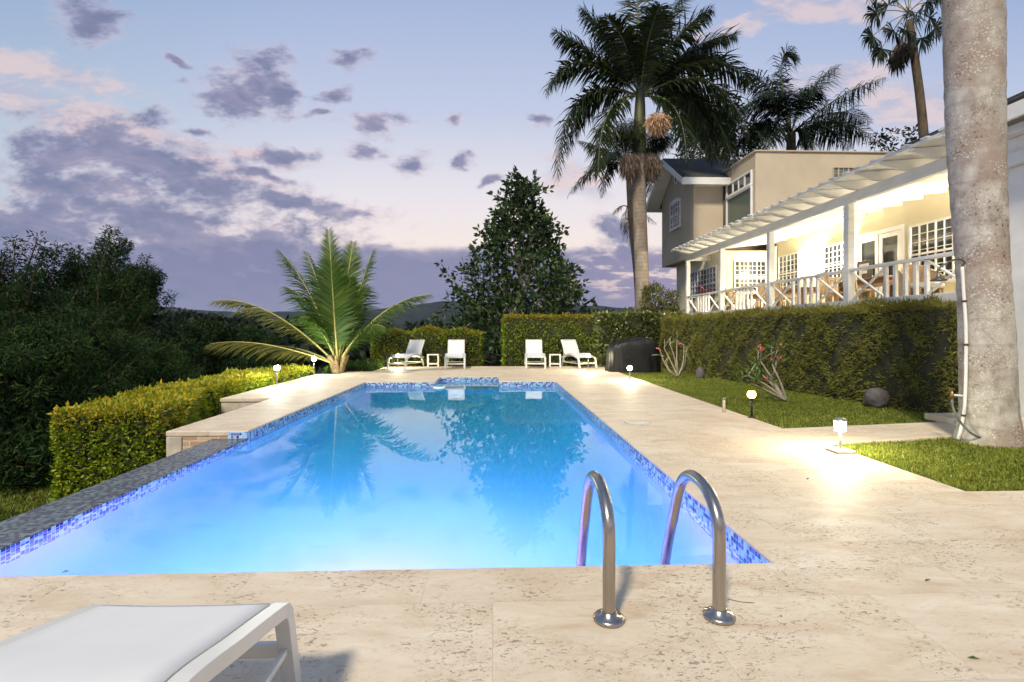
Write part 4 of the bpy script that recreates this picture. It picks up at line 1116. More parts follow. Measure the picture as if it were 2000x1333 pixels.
# young coconut palm
Y3 = 15.4
pb = gnd(660, 724); pb = Vector((at(660, 720, Y3).x, Y3, -.15))
cp = empty('coconut_palm', pb); tag(cp, 'young trunkless coconut palm with huge green fronds left of the far loungers', 'palm tree')
bb = at(660, 714, Y3)
q = MB()
for k in range(9):
    a = k*2.4; q.tube(smooth_path([bb + Vector((.05*math.cos(a), .05*math.sin(a), -.25)), bb + Vector((.16*math.cos(a), .16*math.sin(a), .02)), bb + Vector((.30*math.cos(a), .30*math.sin(a), .30))], 4), np.linspace(.11, .03, 9), 8, squash=.6)
q.build('stump', plain('coconut_stump_fibre', (.30, .21, .10), .9, var=.35, scale=9), cp)
cf = [(646, 510, 652, 610, -1.3, 'coco', .86), (642, 450, 650, 560, .9, 'coco', .66), (546, 490, 605, 545, .3, 'coco', .72), (728, 490, 702, 560, .5, 'coco', .72), (838, 575, 738, 585, -.4, 'coco', .9),
      (418, 588, 520, 572, -.3, 'cocoyel', .95), (410, 672, 510, 655, -.7, 'cocoyel', .9), (556, 560, 612, 575, .9, 'coco', .75), (690, 474, 674, 560, 1.1, 'coco', .66), (598, 492, 632, 570, 1.2, 'coco', .62),
      (712, 560, 690, 590, 1.3, 'coco', .85), (505, 676, 580, 668, .6, 'cocoyel', .8), (752, 640, 712, 615, -.9, 'coco', .75), (585, 620, 620, 610, -1.0, 'coco', .75), (684, 545, 672, 600, -.7, 'coco', .7)]
for x, y, cx, cy, dy, mt, LL in cf:
    flat = abs(x-660) < 35
    frond(bb, at(cx, cy, Y3+dy*.5), at(x, y, Y3+dy), 120 if flat else 100, LL, .28 if flat else .55, cp, M[mt], M['rachisy'], .035, .046, plume=.03, lift=1.0, bare=.14, prof=.6, az=(0, -1) if flat else None)

# big palm trunk at the right
bp = gnd(1931, 862); bx = bp.x; by = bp.y
bt = empty('royal_palm', (bx, by, 0)); tag(bt, 'massive lichen covered palm trunk at the right, crown out of view', 'palm tree')
q = MB()
zs = np.linspace(-.1, 7.5, 70)
def bigr(z): return .232 + .085*math.exp(-max(0, z)*3.6) + .022*math.exp(-((z-.9)/.6)**2) + .052*(1/(1+math.exp(-(z-3.0)/.7)))
def bigc(z): return Vector((bx - .030*z + .02*math.sin(z*1.4), by + .01*z, z))
n = 40; V = []
for z in zs:
    c = bigc(z)
    for k in range(n):
        a = k/n*2*math.pi
        p = np.array([math.cos(a), math.sin(a), z*.7])
        r = bigr(z)*(1 + .018*float(vnoise(p, 2.0, 2)) + .010*float(vnoise(p, 6.0, 5))) + .004*math.sin(z*2*math.pi*5.2)
        V.append((c.x + r*math.cos(a), c.y + r*math.sin(a), z))
F = [(i*n+j, i*n+(j+1) % n, (i+1)*n+(j+1) % n, (i+1)*n+j) for i in range(len(zs)-1) for j in range(n)]
q.add(V, F, 0, True); q.build('trunk', M['trunkbig'], bt)
# its crown, above the view
c0 = bigc(7.5)
q = MB(); q.tube([c0, c0 + Vector((0, 0, 1.3))], [.27, .12], 16); q.build('crownshaft', M['shaft'], bt)
for k in range(12):
    a = k*2.399; e = Vector((math.cos(a), math.sin(a), 0)); c1 = c0 + Vector((0, 0, 1.2))
    frond(c1, c1 + e*1.2 + Vector((0, 0, 1.6)), c1 + e*2.9 + Vector((0, 0, .9)), 50, .7, .8, bt, M['royal'], M['rachis'], .04, .05, plume=.2)

# outdoor shower, tap and hose on the trunk
def on_trunk(x, z, off=.03):
    """point on the camera side of the trunk, seen at photo column x, height z"""
    c = bigc(z); r = bigr(z) + off
    best = None
    for k in range(180):
        a = math.pi/2 + k/180*2*math.pi
        p = Vector((c.x + r*math.cos(a), c.y + r*math.sin(a), z))
        if (p.x*c.x + p.y*c.y) > (c.x*c.x + c.y*c.y): continue
        dx = (p.x*CT - p.y*ST)/(p.x*ST + p.y*CT)*1000 + 1000
        if best is None or abs(dx-x) < best[0]: best = (abs(dx-x), p)
    return best[1]
sh = empty('outdoor_shower', (bx, by, 0)); tag(sh, 'outdoor shower of white pipe with curved dark head strapped to the big palm trunk', 'shower')
pts = [on_trunk(1872, .02), on_trunk(1878, .18), on_trunk(1884, .42), on_trunk(1887, .8), on_trunk(1886, 1.3), on_trunk(1883, 1.7), on_trunk(1880, 2.02)]
q = MB(); q.tube(smooth_path(pts, 6), .017, 12); q.build('water_pipe', M['pvc'], sh)
q = MB()
for z, x in ((1.62, 1884), (1.12, 1887), (.30, 1881)):
    p = on_trunk(x, z); q.tube([p - Vector((0, 0, .012)), p + Vector((0, 0, .012))], .024, 12)
q.build('strap', plain('rusty_strap', (.10, .045, .03), .8), sh)
p = on_trunk(1880, 2.02)
tipx = at(1833, 528, p.y - .05)
q = MB(); q.tube(smooth_path([p, p + Vector((-.005, -.03, .05)), p + Vector((-.08, -.05, .075)), p + Vector((-.17, -.06, .065)), (tipx.x, tipx.y, p.z - .03), (tipx.x, tipx.y, p.z-.10)], 6), .011, 10); q.build('shower_arm', M['showerhead'], sh)
q = MB(); q.lathe([(.012, .03), (.02, .0), (.028, -.03), (.075, -.055), (.08, -.07), (.0, -.066)], (tipx.x, tipx.y, p.z-.10), 20); q.build('shower_head', M['showerhead'], sh)
p = on_trunk(1884, .52)
tp = p + Vector((-.17, -.02, .02))
q = MB(); q.tube([p, p + Vector((-.06, 0, .01)), tp], .013, 10); q.build('tap_pipe', M['pvc'], sh)
q = MB(); q.tube([tp + Vector((0, 0, -.05)), tp, tp + Vector((0, 0, .05))], [.013, .02, .011], 10); q.bar(tp + Vector((-.03, 0, .07)), tp + Vector((.03, 0, .07)), .012, .012); q.tube([tp + Vector((0, 0, .05)), tp + Vector((0, 0, .07))], .006, 8); q.build('tap', M['brass'], sh)
hs = empty('garden_hose', (bx, by-.4, 0)); tag(hs, 'grey green garden hose running from the tap round the foot of the big palm trunk', 'hose')
e1 = gnd(1925, 852, .02); e1 = Vector((e1.x-.02, e1.y - .22, .02))
pth = [tp + Vector((0, 0, -.05)), tp + Vector((.0, -.02, -.16)), tp + Vector((.06, -.07, -.33)), tp + Vector((.2, -.13, -.46)), e1 + Vector((.12, .02, .0)), e1 + Vector((.32, 0, 0)), Vector((bx + .30, by - .36, .02))]
for k in range(26):
    a = k*.55; pth.append(Vector((bx + .50 + .19*math.cos(a+2.6), by - .26 + .10*math.sin(a+2.6) + .02*math.sin(k), .16 + .15*math.sin(a+2.6) + .004*k)))
q = MB(); q.tube(smooth_path(pth, 6), .013, 10); q.build('hose', M['hose'], hs)

# ------------------------------------------------------------------ small garden things
def boulder(name, label, c, r, seed):
    u = np.linspace(0, np.pi, 15); v = np.linspace(0, 2*np.pi, 24, endpoint=False)
    U, W = np.meshgrid(u, v, indexing='ij'); P = np.stack([np.sin(U)*np.cos(W), np.sin(U)*np.sin(W), np.cos(U)], -1)
    rr = 1 + .16*vnoise(P, 1.6, seed) + .06*vnoise(P, 5, seed)
    P = P*rr[..., None]*np.array(r); P = P.reshape(-1, 3) + np.array(c[:])
    F = [(i*24+j, (i+1)*24+j, (i+1)*24+(j+1) % 24, i*24+(j+1) % 24) for i in range(14) for j in range(24)]
    mb = MB(); mb.add(P, F, 0, True); tag(mb.build(name, M['rock']), label, 'rock')
c = gnd(1725, 791); boulder('boulder', 'round dark boulder at the foot of the bamboo hedge near the big palm trunk', (c.x-.22, c.y-.12, .13), (.19, .16, .18), 2)
c = gnd(1368, 738); boulder('boulder', 'small pointed dark rock at the hedge foot beside the bare flowering shrub', (c.x, c.y, .10), (.12, .12, .20), 6)

# barbecue under a black cover
c = gnd(1243, 727.5); cx, cy = c.x, c.y + .4
V = []; zs = [(-.03, 1.0), (.12, 1.0), (.3, .985), (.5, .975), (.68, .96), (.80, .92), (.90, .82), (.96, .62), (.985, .35), (.99, .0)]
n = 72
for z, s in zs:
    for k in range(n):
        a = k/n*2*math.pi; ca, sa = math.cos(a), math.sin(a)
        ex = abs(ca)**.5*math.copysign(1, ca); ey = abs(sa)**.5*math.copysign(1, sa)
        fold = 1 + .035*math.sin(a*13+z*3)*(1-z)*1.2 + .02*math.sin(a*29+1)*(1-z)
        hump = .06*math.sin(ca*2.2+.4)
        V.append((cx + .80*s*ex*fold, cy + .38*s*ey*fold, z*(1+hump) + .012*math.sin(k*1.7+z*9)))
F = [(i*n+j, i*n+(j+1) % n, (i+1)*n+(j+1) % n, (i+1)*n+j) for i in range(len(zs)-1) for j in range(n)]
q = MB(); q.add(V, F, 0, True)
tag(q.build('barbecue_cover', M['bbq']), 'bulky barbecue under a wrinkled black cover in front of the dark hedge', 'barbecue')

def branchy(name, label, base, tips, r0, barkm, flow=0, leaves=0, leafm=None, fr=.10):
    root = empty(name, base); tag(root, label, 'shrub'); q = MB(); fl = MB(); lv = MB(); nf = nl_ = 0
    for tip, ctrl in tips:
        P = smooth_path([base, ctrl, tip], 6); q.tube(P, np.linspace(r0, r0*.35, len(P)), 7)
        for k in range(3):
            t2 = np.array(tip[:]) + rng.normal(0, .13, 3) + np.array([0, 0, .08]); q.tube([tip, (np.array(tip[:])+t2)/2 + .02, t2], [r0*.35, r0*.3, r0*.22], 6)
            if flow and random.random() < flow:
                m = 9; d = rng.normal(0, 1, (m, 3)) + np.array([0, 0, .4]); fl = MB(); fl.leaves(np.tile(t2, (m, 1)) + rng.normal(0, .03, (m, 3)), d, .055, .04); fl.build('flower', M['pinkfl'], root); nf += 1
            if leaves and random.random() < .8:
                d = rng.normal(0, 1, (leaves, 3)) + np.array([0, 0, .3]); lv.leaves(np.tile(t2, (leaves, 1)) + rng.normal(0, .04, (leaves, 3)), d, .13, .035); nl_ += 1
    q.build('branch', barkm, root)
    if nl_: lv.build('foliage', leafm, root)
b0 = gnd(1324, 737); Yb = b0.y
branchy('flowering_shrub', 'bare pale branched shrub with a few pink flowers beside the black barbecue cover', b0,
        [(at(x, y, Yb+dy), at(cx_, cy_, Yb+dy*.5)) for x, y, cx_, cy_, dy in [(1292, 695, 1305, 722, -.2), (1297, 680, 1312, 710, .1), (1308, 672, 1318, 700, -.3), (1322, 668, 1322, 705, .2), (1336, 676, 1334, 710, -.2), (1340, 690, 1336, 716, .1), (1300, 706, 1308, 724, .2)]], .026, M['palebark'], .16)
b0 = gnd(1535, 783); Yb = b0.y
branchy('flowering_shrub', 'leaning pale stemmed shrub with pink flowers and green leaves on the lawn', b0,
        [(at(x, y, Yb+dy), at(cx_, cy_, Yb+dy*.5)) for x, y, cx_, cy_, dy in [(1508, 712, 1526, 752, -.1), (1478, 722, 1512, 756, .1), (1460, 735, 1495, 752, -.2), (1512, 728, 1506, 745, .2), (1470, 750, 1500, 765, -.3), (1485, 705, 1508, 740, .2)]],   .03, M['palebark'], .28, 14, M['cover'])
b0 = Vector((at(1285, 600, 18.6).x, 18.7, 0))
leaf_tree('bush', 'loose olive bush at the foot of the tall royal palm trunk', 'shrub', b0, 2.9, lambda t: 0 if t < .3 else .85*math.sqrt(max(.02, 1-((t-.6)/.42)**2)), 150, 34, .16, .10, .045, M['bush'], M['bark'], .03, nlimb=40, pull=.3)
b0 = Vector((at(1325, 600, 19.6).x, 19.8, 0))
leaf_tree('bush', 'small dark bush between the loose olive bush and the white verandah', 'shrub', b0, 2.15, lambda t: 0 if t < .3 else .6*math.sqrt(max(.02, 1-((t-.6)/.42)**2)), 40, 32, .16, .10, .045, M['ghedge'], M['bark'], .03, nlimb=20, pull=.3)

# ------------------------------------------------------------------ the villa
VX, VFZ, BX = 7.50, 1.75, 10.50                   # verandah edge, floor, back wall
vi = empty('villa', (10.5, 14, 0)); tag(vi, 'cream two storey villa with a long white verandah above the bamboo hedge', 'house')
def part(mb, name, mat, parent=vi, bevel=0.0): return mb.build(name, mat, parent, bevel=bevel)
# walls
q = MB(); q.prism([(8.0, 20.1, 4.2), (8.0, 23.9, 4.2), (8.0, 23.9, 7.25), (8.0, 22.0, 8.45), (8.0, 20.1, 7.25)], (6.0, 0, 0)); part(q, 'gable_wall', M['cream'])
q = MB(); q.box((9.26, 17.7, 4.55), (15.5, 20.097, 7.55)); part(q, 'tower_wall', M['cream'], bevel=.02)
q = MB(); q.box((9.20, 17.64, 7.553), (15.56, 20.4, 7.60)); part(q, 'parapet_cap', M['cream'], bevel=.012)
q = MB(); q.box((8.44, 18.6, 0), (14, 23.2, 4.197)); part(q, 'lower_wall', M['creamlow'])
q = MB(); q.box((BX, 7.3, 0), (14, 18.597, 4.60)); part(q, 'back_wall', M['creamlow'])
q = MB(); q.box((VX-.02, 7.39, .0), (BX-.003, 18.597, VFZ)); q.box((VX-.02, 18.6, .0), (8.437, 19.55, VFZ)); part(q, 'verandah_floor', M['concrete'])
q = MB(); q.box((VX-.04, 2.2, 0), (13, 7.297, 3.62)); part(q, 'wing_wall', M['white'], bevel=.01)
q = MB(); q.box((VX-.16, 2.2, 3.623), (13, 7.34, 3.80)); q.box((VX-.10, 2.2, 3.803), (13, 7.32, 4.02)); q.box((VX-.30, 2.2, 4.023), (13, 7.38, 4.13)); part(q, 'wing_cornice', M['white'], bevel=.01)
# roofs
rf = MB()
for ya, yb, s in ((19.62, 21.999, 1), (24.38, 22.001, 1)):
    rf.prism([(7.40, ya, 7.08), (7.40, yb, 8.58), (7.40, yb, 8.72), (7.40, ya, 7.20)], (6.8, 0, 0))
ro = part(rf, 'roof', M['shingle'])
q = MB()
q.prism([(7.34, 19.56, 6.90), (7.34, 22.0, 8.44), (7.34, 22.0, 8.68), (7.34, 19.56, 7.14)], (.055, 0, 0)); q.prism([(7.34, 24.44, 6.90), (7.34, 22.0, 8.44), (7.34, 22.0, 8.68), (7.34, 24.44, 7.14)][::-1], (.055, 0, 0))
q.box((7.40, 19.56, 6.92), (9.9, 19.615, 7.19)); q.box((7.40, 24.385, 6.92), (9.9, 24.44, 7.19)); part(q, 'fascia', M['white'], ro)
q = MB(); q.prism([(7.40, 19.63, 7.00), (7.40, 21.99, 8.49), (7.40, 21.99, 8.52), (7.40, 19.63, 7.04)], (.60, 0, 0)); q.prism([(7.40, 24.37, 7.00), (7.40, 22.01, 8.49), (7.40, 22.01, 8.52), (7.40, 24.37, 7.04)], (.60, 0, 0)); q.box((8.003, 19.63, 6.98), (9.24, 20.095, 7.01)); part(q, 'soffit', M['soffit'], ro)
rf = MB(); rf.prism([(9.95, 2.0, 5.62), (15.0, 2.0, 7.9), (15.0, 2.0, 8.02), (9.95, 2.0, 5.76)], (0, 10.1, 0)); ro2 = part(rf, 'main_roof', M['shingle'])
q = MB(); q.tube([(9.90, 2.0, 5.66), (9.90, 12.1, 5.60)], .075, 10); q.box((9.93, 2.0, 5.46), (9.98, 12.1, 5.60)); part(q, 'gutter', M['trim'], ro2)
q = MB(); q.box((BX+.1, 3, 4.603), (14.9, 11.9, 5.62)); part(q, 'clerestory_wall', M['cream'])
rf = MB(); rf.prism([(7.06, 2.0, 4.20), (9.9, 2.0, 5.35), (9.9, 2.0, 5.47), (7.06, 2.0, 4.36)], (0, 5.45, 0)); ro3 = part(rf, 'wing_roof', M['shingle'])
q = MB(); q.box((7.0, 2.0, 4.14), (7.055, 7.48, 4.34)); part(q, 'fascia', M['white'], ro3)
# verandah frame
ys_post = [19.42, 16.5, 13.55, 10.5, 7.55]
for y in ys_post:
    q = MB(); q.box((VX-.075, y-.075, VFZ), (VX+.075, y+.075, 3.917)); part(q, 'post', M['whitewood'], bevel=.008)
q = MB(); q.box((VX-.06, 7.45, 3.92), (VX+.06, 19.55, 4.14)); q.box((VX+.06, 19.43, 3.92), (8.43, 19.55, 4.14)); part(q, 'beam', M['whitewood'], bevel=.008)
q = MB(); q.prism([(6.99, 7.5, 4.302), (BX, 7.5, 4.56), (BX, 7.5, 4.60), (6.99, 7.5, 4.342)], (0, 12.14, 0)); part(q, 'verandah_roof', M['soffit'])
for k in range(20):
    y = 7.60 + k*.642
    if y > 19.5: break
    prof = [(BX-.01, 4.47), (BX-.01, 4.555), (6.93, 4.29), (6.90, 4.255)]
    for t in np.linspace(0, 1, 7): prof.append((6.90 + .50*t + .03*math.sin(t*math.pi), 4.255 - .125*math.sin(t*math.pi/2)**1.0))
    xe = BX-.01 if y < 18.58 else 8.42
    prof = [(min(x, xe), z if x < xe else z - (x-xe)*.079) for x, z in prof]
    q = MB(); q.prism([(x, y-.03, z) for x, z in prof], (0, .06, 0)); part(q, 'rafter', M['whitewood'], bevel=.004)
q = MB(); q.box((6.92, 7.5, 4.300), (6.98, 19.62, 4.345))
for k in range(33): q.box((6.86 + random.uniform(0, .04), 7.52 + k*.37, 4.347), (7.05, 7.52 + k*.37 + .12, 4.375))
part(q, 'lath', M['whitewood'])
# railing
for i in range(4):
    y1, y0 = ys_post[i] - .077, ys_post[i+1] + .077
    if y0 < 7.3: pass
    q = MB(); q.box((VX-.055, y0, 2.50), (VX+.055, y1, 2.56)); q.box((VX-.045, y0, 1.76), (VX+.045, y1, 1.90)); rl = part(q, 'railing', M['whitewood'], bevel=.006)
    w = y1-y0; a = w*.335
    for s0, s1 in ((y0, y0+a), (y1-a, y1)):
        q = MB(); q.bar((VX-.012, s0+.03, 1.92), (VX-.012, s1-.03, 2.48), .024, .055, (1, 0, 0)); q.bar((VX+.014, s0+.03, 2.48), (VX+.014, s1-.03, 1.92), .024, .055, (1, 0, 0)); part(q, 'cross_brace', M['whitewood'], rl)
    for k in range(5):
        yy = y0 + a + (w-2*a)*k/4
        q = MB(); q.box((VX-.03, yy-.028, 1.903), (VX+.03, yy+.028, 2.497)); part(q, 'baluster', M['whitewood'], rl)
q = MB(); q.box((VX+.08, 19.39, 2.50), (8.43, 19.45, 2.56)); q.box((VX+.08, 19.38, 1.78), (8.43, 19.46, 1.90))
for k in range(5): q.box((VX+.15+k*.16, 19.40, 1.903), (VX+.19+k*.16, 19.44, 2.497))
part(q, 'railing', M['whitewood'])

def window(o, u, n, w, h, cols, rows, sash=True, name='window', glass='glass', fw=.055, mw=.018, parent=vi, fmat='white'):
    o = Vector(o); u = Vector(u); n = Vector(n); z = Vector((0, 0, 1))
    def bx(mb, a0, a1, b0, b1, d0, d1):
        c = [o + u*a + z*b + n*d for a in (a0, a1) for b in (b0, b1) for d in (d0, d1)]
        xs = [p.x for p in c]; ysx = [p.y for p in c]; zs_ = [p.z for p in c]
        mb.box((min(xs), min(ysx), min(zs_)), (max(xs), max(ysx), max(zs_)))
    f = MB()
    bx(f, -fw, 0, -fw, h+fw, .002, .07); bx(f, w, w+fw, -fw, h+fw, .002, .07); bx(f, 0, w, h, h+fw, .002, .069); bx(f, -.03, w+.03, -fw-.03, -.001, .004, .10)
    m = MB()
    if sash: bx(m, 0, w, h*.48, h*.48+.05, .012, .06)
    mm = m if rows > 1 else f
    for i in range(1, cols):
        big = .012 if i % 2 else .0
        bx(mm, w*i/cols-mw/2-big, w*i/cols+mw/2+big, .001, h-.001, .014, .05)
    for j in range(1, rows): bx(m, .001, w-.001, h*j/rows-mw/2, h*j/rows+mw/2, .013, .047)
    fr_ = f.build(name, M[fmat], parent, bevel=.004)
    if m.F and rows > 1: m.build('muntin', M[fmat], fr_)
    g = MB(); bx(g, 0, w, 0, h, .004, .022); g.build('pane', M[glass], fr_)
    return fr_
XN, YN = (-1, 0, 0), (0, -1, 0)
window((BX, 17.15, 2.65), (0, 1, 0), XN, 1.15, 1.25, 5, 7)
window((BX, 14.80, 2.65), (0, 1, 0), XN, .95, 1.20, 5, 7)
window((BX, 10.55, 2.45), (0, 1, 0), XN, 1.85, 1.38, 8, 7)
window((8.95, 18.6, 2.68), (1, 0, 0), YN, 1.12, 1.10, 7, 7)
window((8.44, 18.95, 2.45), (0, 1, 0), XN, 2.6, 1.20, 9, 6)
window((8.0, 21.5, 5.72), (0, 1, 0), XN, 1.1, 1.05, 4, 5)
q = MB(); a = np.linspace(0, math.pi, 14); q.prism([(7.93, 22.05 + .58*math.cos(t), 6.83 + .13*math.sin(t)) for t in a], (.066, 0, 0)); part(q, 'window_arch', M['white'])
q = MB(); q.tube([(7.97, 22.0 + .16*math.cos(t), 7.85 + .22*math.sin(t)) for t in np.linspace(0, 2*math.pi, 24)], .03, 8); vt = part(q, 'gable_vent', M['white'])
q = MB(); q.prism([(7.985, 22.0 + .15*math.cos(t), 7.85 + .21*math.sin(t)) for t in np.linspace(0, 2*math.pi, 20, endpoint=False)], (.012, 0, 0)); part(q, 'vent_grille', M['trim'], vt)
window((9.26, 17.95, 4.62), (0, 1, 0), XN, 1.85, 1.75, 1, 1, False, glass='glassgreen')
window((9.26, 17.95, 6.50), (0, 1, 0), XN, 1.85, .42, 4, 1, False, glass='glass', mw=.06)
window((12.05, 17.7, 6.58), (1, 0, 0), YN, 1.45, .42, 8, 2, False, glass='glassblock', fw=.012, mw=.012, fmat='cream')
q = MB(); q.tube([(9.20, 20.02, 4.3), (9.20, 20.02, 7.0)], .04, 10); part(q, 'downpipe', M['trim'])
q = MB(); q.tube([(BX-.07, 18.5, VFZ), (BX-.07, 18.5, 4.35)], .05, 10); part(q, 'downpipe', M['white'])
# double glazed doors
for y0 in (12.72, 13.50):
    f = MB(); w, h = .74, 2.10
    for a0, a1, b0, b1 in ((0, .11, 0, h), (w-.11, w, 0, h), (.11, w-.11, h-.12, h), (.11, w-.11, 0, .16)):
        f.box((BX-.055, y0+a0, VFZ+b0), (BX-.004, y0+a1, VFZ+b1))
    d_ = part(f, 'glass_door', M['white'], bevel=.004)
    g = MB(); g.box((BX-.03, y0+.11, VFZ+.16), (BX-.006, y0+w-.11, VFZ+h-.12)); part(g, 'pane', M['glass'], d_)
    g = MB(); hy_ = y0 + (.055 if y0 > 13 else w-.055); g.tube([(BX-.056, hy_, VFZ+1.0), (BX-.10, hy_, VFZ+1.0), (BX-.10, hy_ + (.1 if y0 > 13 else -.1), VFZ+1.0)], .012, 8); part(g, 'handle', M['steel'], d_)
f = MB(); f.box((BX-.07, 12.60, VFZ), (BX-.002, 12.715, 3.97)); f.box((BX-.07, 14.245, VFZ), (BX-.002, 14.36, 3.97)); f.box((BX-.068, 12.716, 3.86), (BX-.002, 14.244, 3.97)); part(f, 'door_frame', M['white'])

# chalk board with a big white letter leaning beside the doors
lb = empty('letter_sign', (10.1, 13.45, VFZ)); tag(lb, 'dark board with a large white letter F standing in front of the glass doors', 'sign')
q = MB(); q.box((10.33, 13.58, VFZ+.75), (10.36, 14.15, VFZ+1.45)); q.box((10.33, 13.60, VFZ), (10.36, 13.65, VFZ+.748)); q.box((10.33, 14.08, VFZ), (10.36, 14.13, VFZ+.748)); q.build('board', M['trim'], lb, bevel=.004)
q = MB(); q.box((10.318, 13.95, VFZ+.90), (10.328, 14.04, VFZ+1.36)); q.box((10.318, 13.68, VFZ+1.28), (10.328, 13.949, VFZ+1.36)); q.box((10.318, 13.75, VFZ+1.09), (10.328, 13.949, VFZ+1.17)); q.build('letter', M['white'], lb)

# wall lamps
WG = 'lit wall lamps on the verandah back wall'
for y, lab in ((16.3, 'lit wall lamp between the two small verandah windows'), (14.58, 'lit wall lamp left of the glass doors'), (10.1, 'lit wall lamp at the near end of the verandah wall')):
    r = empty('wall_lamp', (BX, y, 3.45)); tag(r, lab, 'wall lamp', WG)
    q = MB(); q.box((BX-.035, y-.05, 3.36), (BX-.002, y+.05, 3.52)); q.build('bracket', M['lampgrey'], r, bevel=.004)
    q = MB(); q.lathe([(0, 3.38), (.06, 3.40), (.075, 3.50), (.06, 3.60), (0, 3.60)], (BX-.115, y, 0), 18); q.build('lamp_shade', M['sconce'], r)

# verandah furniture
def table(label, x, y, w, l):
    r = empty('dining_table', (x, y, VFZ)); tag(r, label, 'table', 'wooden dining tables on the verandah')
    q = MB(); q.box((x-w/2, y-l/2, VFZ+.70), (x+w/2, y+l/2, VFZ+.745)); q.build('table_top', M['wood'], r, bevel=.006)
    q = MB(); q.box((x-w/2+.06, y-l/2+.06, VFZ+.60), (x+w/2-.06, y+l/2-.06, VFZ+.698)); q.build('apron', M['wood'], r)
    for sx in (-1, 1):
        for sy in (-1, 1):
            px, py = x + sx*(w/2-.1), y + sy*(l/2-.1); q = MB(); q.box((px-.04, py-.04, VFZ), (px+.04, py+.04, VFZ+.598)); q.build('leg', M['wood'], r)
table('brown wooden dining table on the verandah in front of the glass doors', 9.2, 11.9, .95, 1.7)
table('brown wooden dining table on the verandah below the middle window', 9.2, 14.9, .9, 1.5)
table('brown wooden table at the far end of the verandah', 9.3, 17.4, .85, .9)
def make_chair():
    r = empty('verandah_chair')
    q = MB(); q.box((-.23, -.22, .42), (.23, .22, .46)); q.build('seat', M['wicker'], r, bevel=.01)
    for sx in (-1, 1):
        for sy in (-1, 1):
            q = MB(); q.box((sx*.2-.02, sy*.19-.02, 0), (sx*.2+.02, sy*.19+.02, .419)); q.build('leg', M['wicker'], r)
    q = MB(); q.bar((-.2, .2, .46), (-.2, .28, .92), .035, .035); q.bar((.2, .2, .46), (.2, .28, .92), .035, .035); q.bar((-.22, .28, .92), (.22, .28, .92), .04, .06)
    for k in range(7): q.bar((-.15+k*.05, .205, .47), (-.15+k*.05, .275, .9), .022, .016)
    q.build('backrest', M['wicker'], r)
    return r
CH = make_chair(); CG = 'pale slatted chairs around the verandah tables'
spots = [(8.45, 11.5, 90, 'pale slatted chair on the railing side of the table by the doors, nearer end'), (8.45, 12.4, 90, 'pale slatted chair on the railing side of the table by the doors, farther end'), (9.2, 13.25, 0, 'pale slatted chair between the first two verandah tables'),
         (8.45, 14.5, 90, 'pale slatted chair on the railing side of the middle verandah table, nearer end'), (8.45, 15.3, 90, 'pale slatted chair on the railing side of the middle verandah table, farther end'), (9.2, 16.3, 0, 'pale slatted chair between the middle and far verandah tables'), (8.5, 17.4, 90, 'pale slatted chair beside the far verandah table')]
for i, (x, y, a, lab) in enumerate(spots):
    o = CH if i == 0 else copy_tree(CH)
    place(o, (x, y, VFZ), R(a), lab, 'chair', CG)
# wicker armchair near the big trunk
wc = empty('wicker_armchair', (8.55, 9.9, VFZ)); tag(wc, 'rounded pale wicker armchair on the verandah just left of the big palm trunk', 'armchair')
q = MB(); V = []
n = 26
for iz, (z, r_) in enumerate([(.08, .34), (.3, .37), (.5, .40), (.72, .42), (.9, .40)]):
    for k in range(n):
        a = R(-20) + R(220)*k/(n-1); hh = z if z < .6 else .58 + (z-.58)*max(.1, math.sin(max(0, min(1, (k/(n-1))))*math.pi))
        V.append((8.55 + r_*math.cos(a), 9.9 + r_*math.sin(a), VFZ + hh))
q.add(V, [(i*n+j, i*n+j+1, (i+1)*n+j+1, (i+1)*n+j) for i in range(4) for j in range(n-1)], 0, True)
o = q.build('back_shell', M['wicker'], wc); md = o.modifiers.new('t', 'SOLIDIFY'); md.thickness = .03
q = MB(); q.lathe([(0, .36), (.33, .36), (.35, .40), (.33, .46), (0, .47)], (8.55, 9.88, VFZ), 24); q.build('seat', M['sling'], wc)
for a in (45, 135, 225, 315):
    q = MB(); q.tube([(8.55 + .3*math.cos(R(a)), 9.9 + .3*math.sin(R(a)), VFZ), (8.55 + .28*math.cos(R(a)), 9.9 + .28*math.sin(R(a)), VFZ+.38)], .02, 8); q.build('leg', M['wicker'], wc)

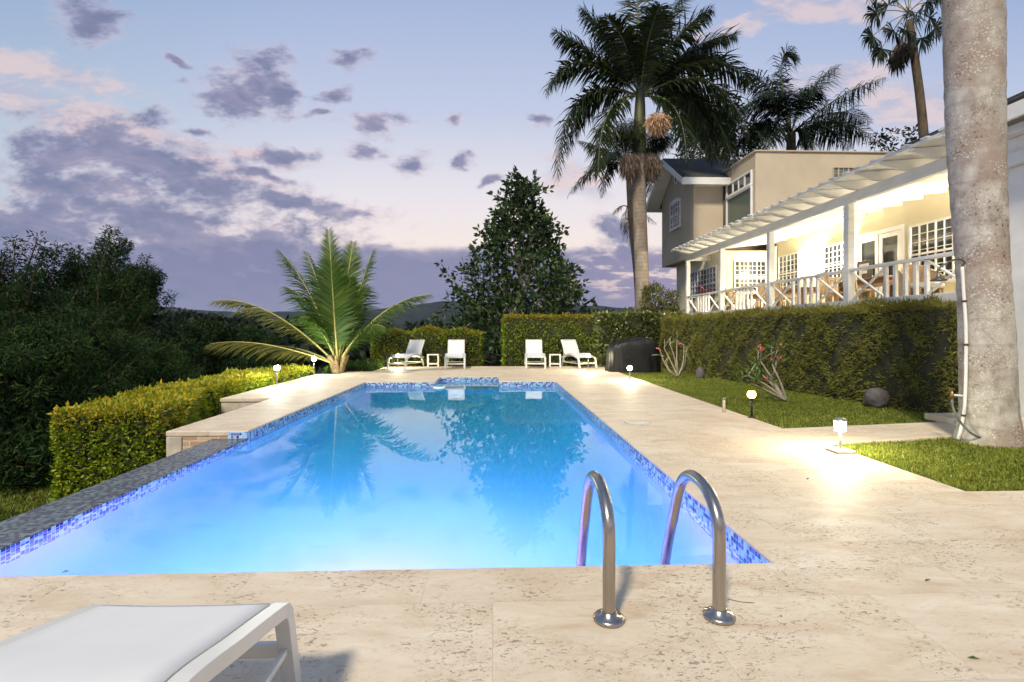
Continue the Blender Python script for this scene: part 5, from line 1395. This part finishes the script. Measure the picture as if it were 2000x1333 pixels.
def pot_plant(label, x, y, h, mat, n, L, W):
    r = empty('potted_plant', (x, y, VFZ)); tag(r, label, 'potted plant')
    q = MB(); q.lathe([(0, .0), (.11, .0), (.16, .26), (.17, .30), (.14, .30), (.13, .26), (0, .26)], (x, y, VFZ), 20); q.build('pot', M['pot'], r)
    q = MB(); P = np.array([x, y, VFZ+.28]) + rng.normal(0, .03, (n, 3)); P[:, 2] = VFZ + .28 + rng.uniform(0, h-.45, n)
    q.tube([(x, y, VFZ+.2), (x+.01, y, VFZ+h*.75)], .015, 8, 1)
    q.leaves(P, rng.normal(0, 1, (n, 3))*np.array([1, 1, .5]) + np.array([0, 0, .7]), L*rng.uniform(.7, 1.2, n), W, fold=.1); q.build('foliage', [mat, M['bark']], r)
pot_plant('yellow green potted plant behind the far verandah railing', 8.15, 17.75, .9, M['yleaf'], 60, .38, .08)
pot_plant('dark red leaved potted plant at the far corner of the verandah', 7.95, 18.9, 1.25, M['redleaf'], 40, .34, .05)

# a few fallen leaves and twigs on the deck
FG = 'fallen leaves and twigs scattered on the near deck'
for i, (x, y, rot, mt, lab) in enumerate([(1806, 1137, .2, 'dead', 'small dark fallen leaf alone on the right of the near deck'), (1888, 1286, -.6, 'cover', 'small green fallen leaf at the lower right of the deck'), (1575, 938, .5, 'dead', 'tiny brown leaf on the deck below the nearest lamp'), (118, 1121, .2, 'cover', 'small green leaf at the near pool edge on the left')]):
    c = gnd(x, y); q = MB(); d = np.array([[math.cos(rot), math.sin(rot), .15]]); q.leaves(np.array([[c.x, c.y, .003]]), d, .045, .016, up=np.array([[0, 0, 1.0]]), fold=.15)
    tag(q.build('fallen_leaf', M[mt]), lab, 'leaf', FG)
c = gnd(1425, 1176)
q = MB(); q.tube(smooth_path([(c.x, c.y+.02, .004), (c.x+.05, c.y-.01, .005), (c.x+.11, c.y-.02, .004)], 5), .0012, 6); tag(q.build('fallen_twig', M['trim']), 'thin dark twig lying beside the right ladder rail', 'twig')

# ------------------------------------------------------------------ render settings
scene.view_settings.view_transform = 'Standard'; scene.view_settings.look = 'None'
scene.view_settings.exposure = 0.0; scene.view_settings.gamma = 1.0
cy = scene.cycles
cy.max_bounces = 10; cy.diffuse_bounces = 4; cy.glossy_bounces = 5; cy.transmission_bounces = 8; cy.transparent_max_bounces = 8; cy.volume_bounces = 1
cy.caustics_refractive = True; cy.caustics_reflective = False; cy.sample_clamp_indirect = 6.0; cy.blur_glossy = .5
cy.use_denoising = True
cy.use_adaptive_sampling = True; cy.adaptive_threshold = .01
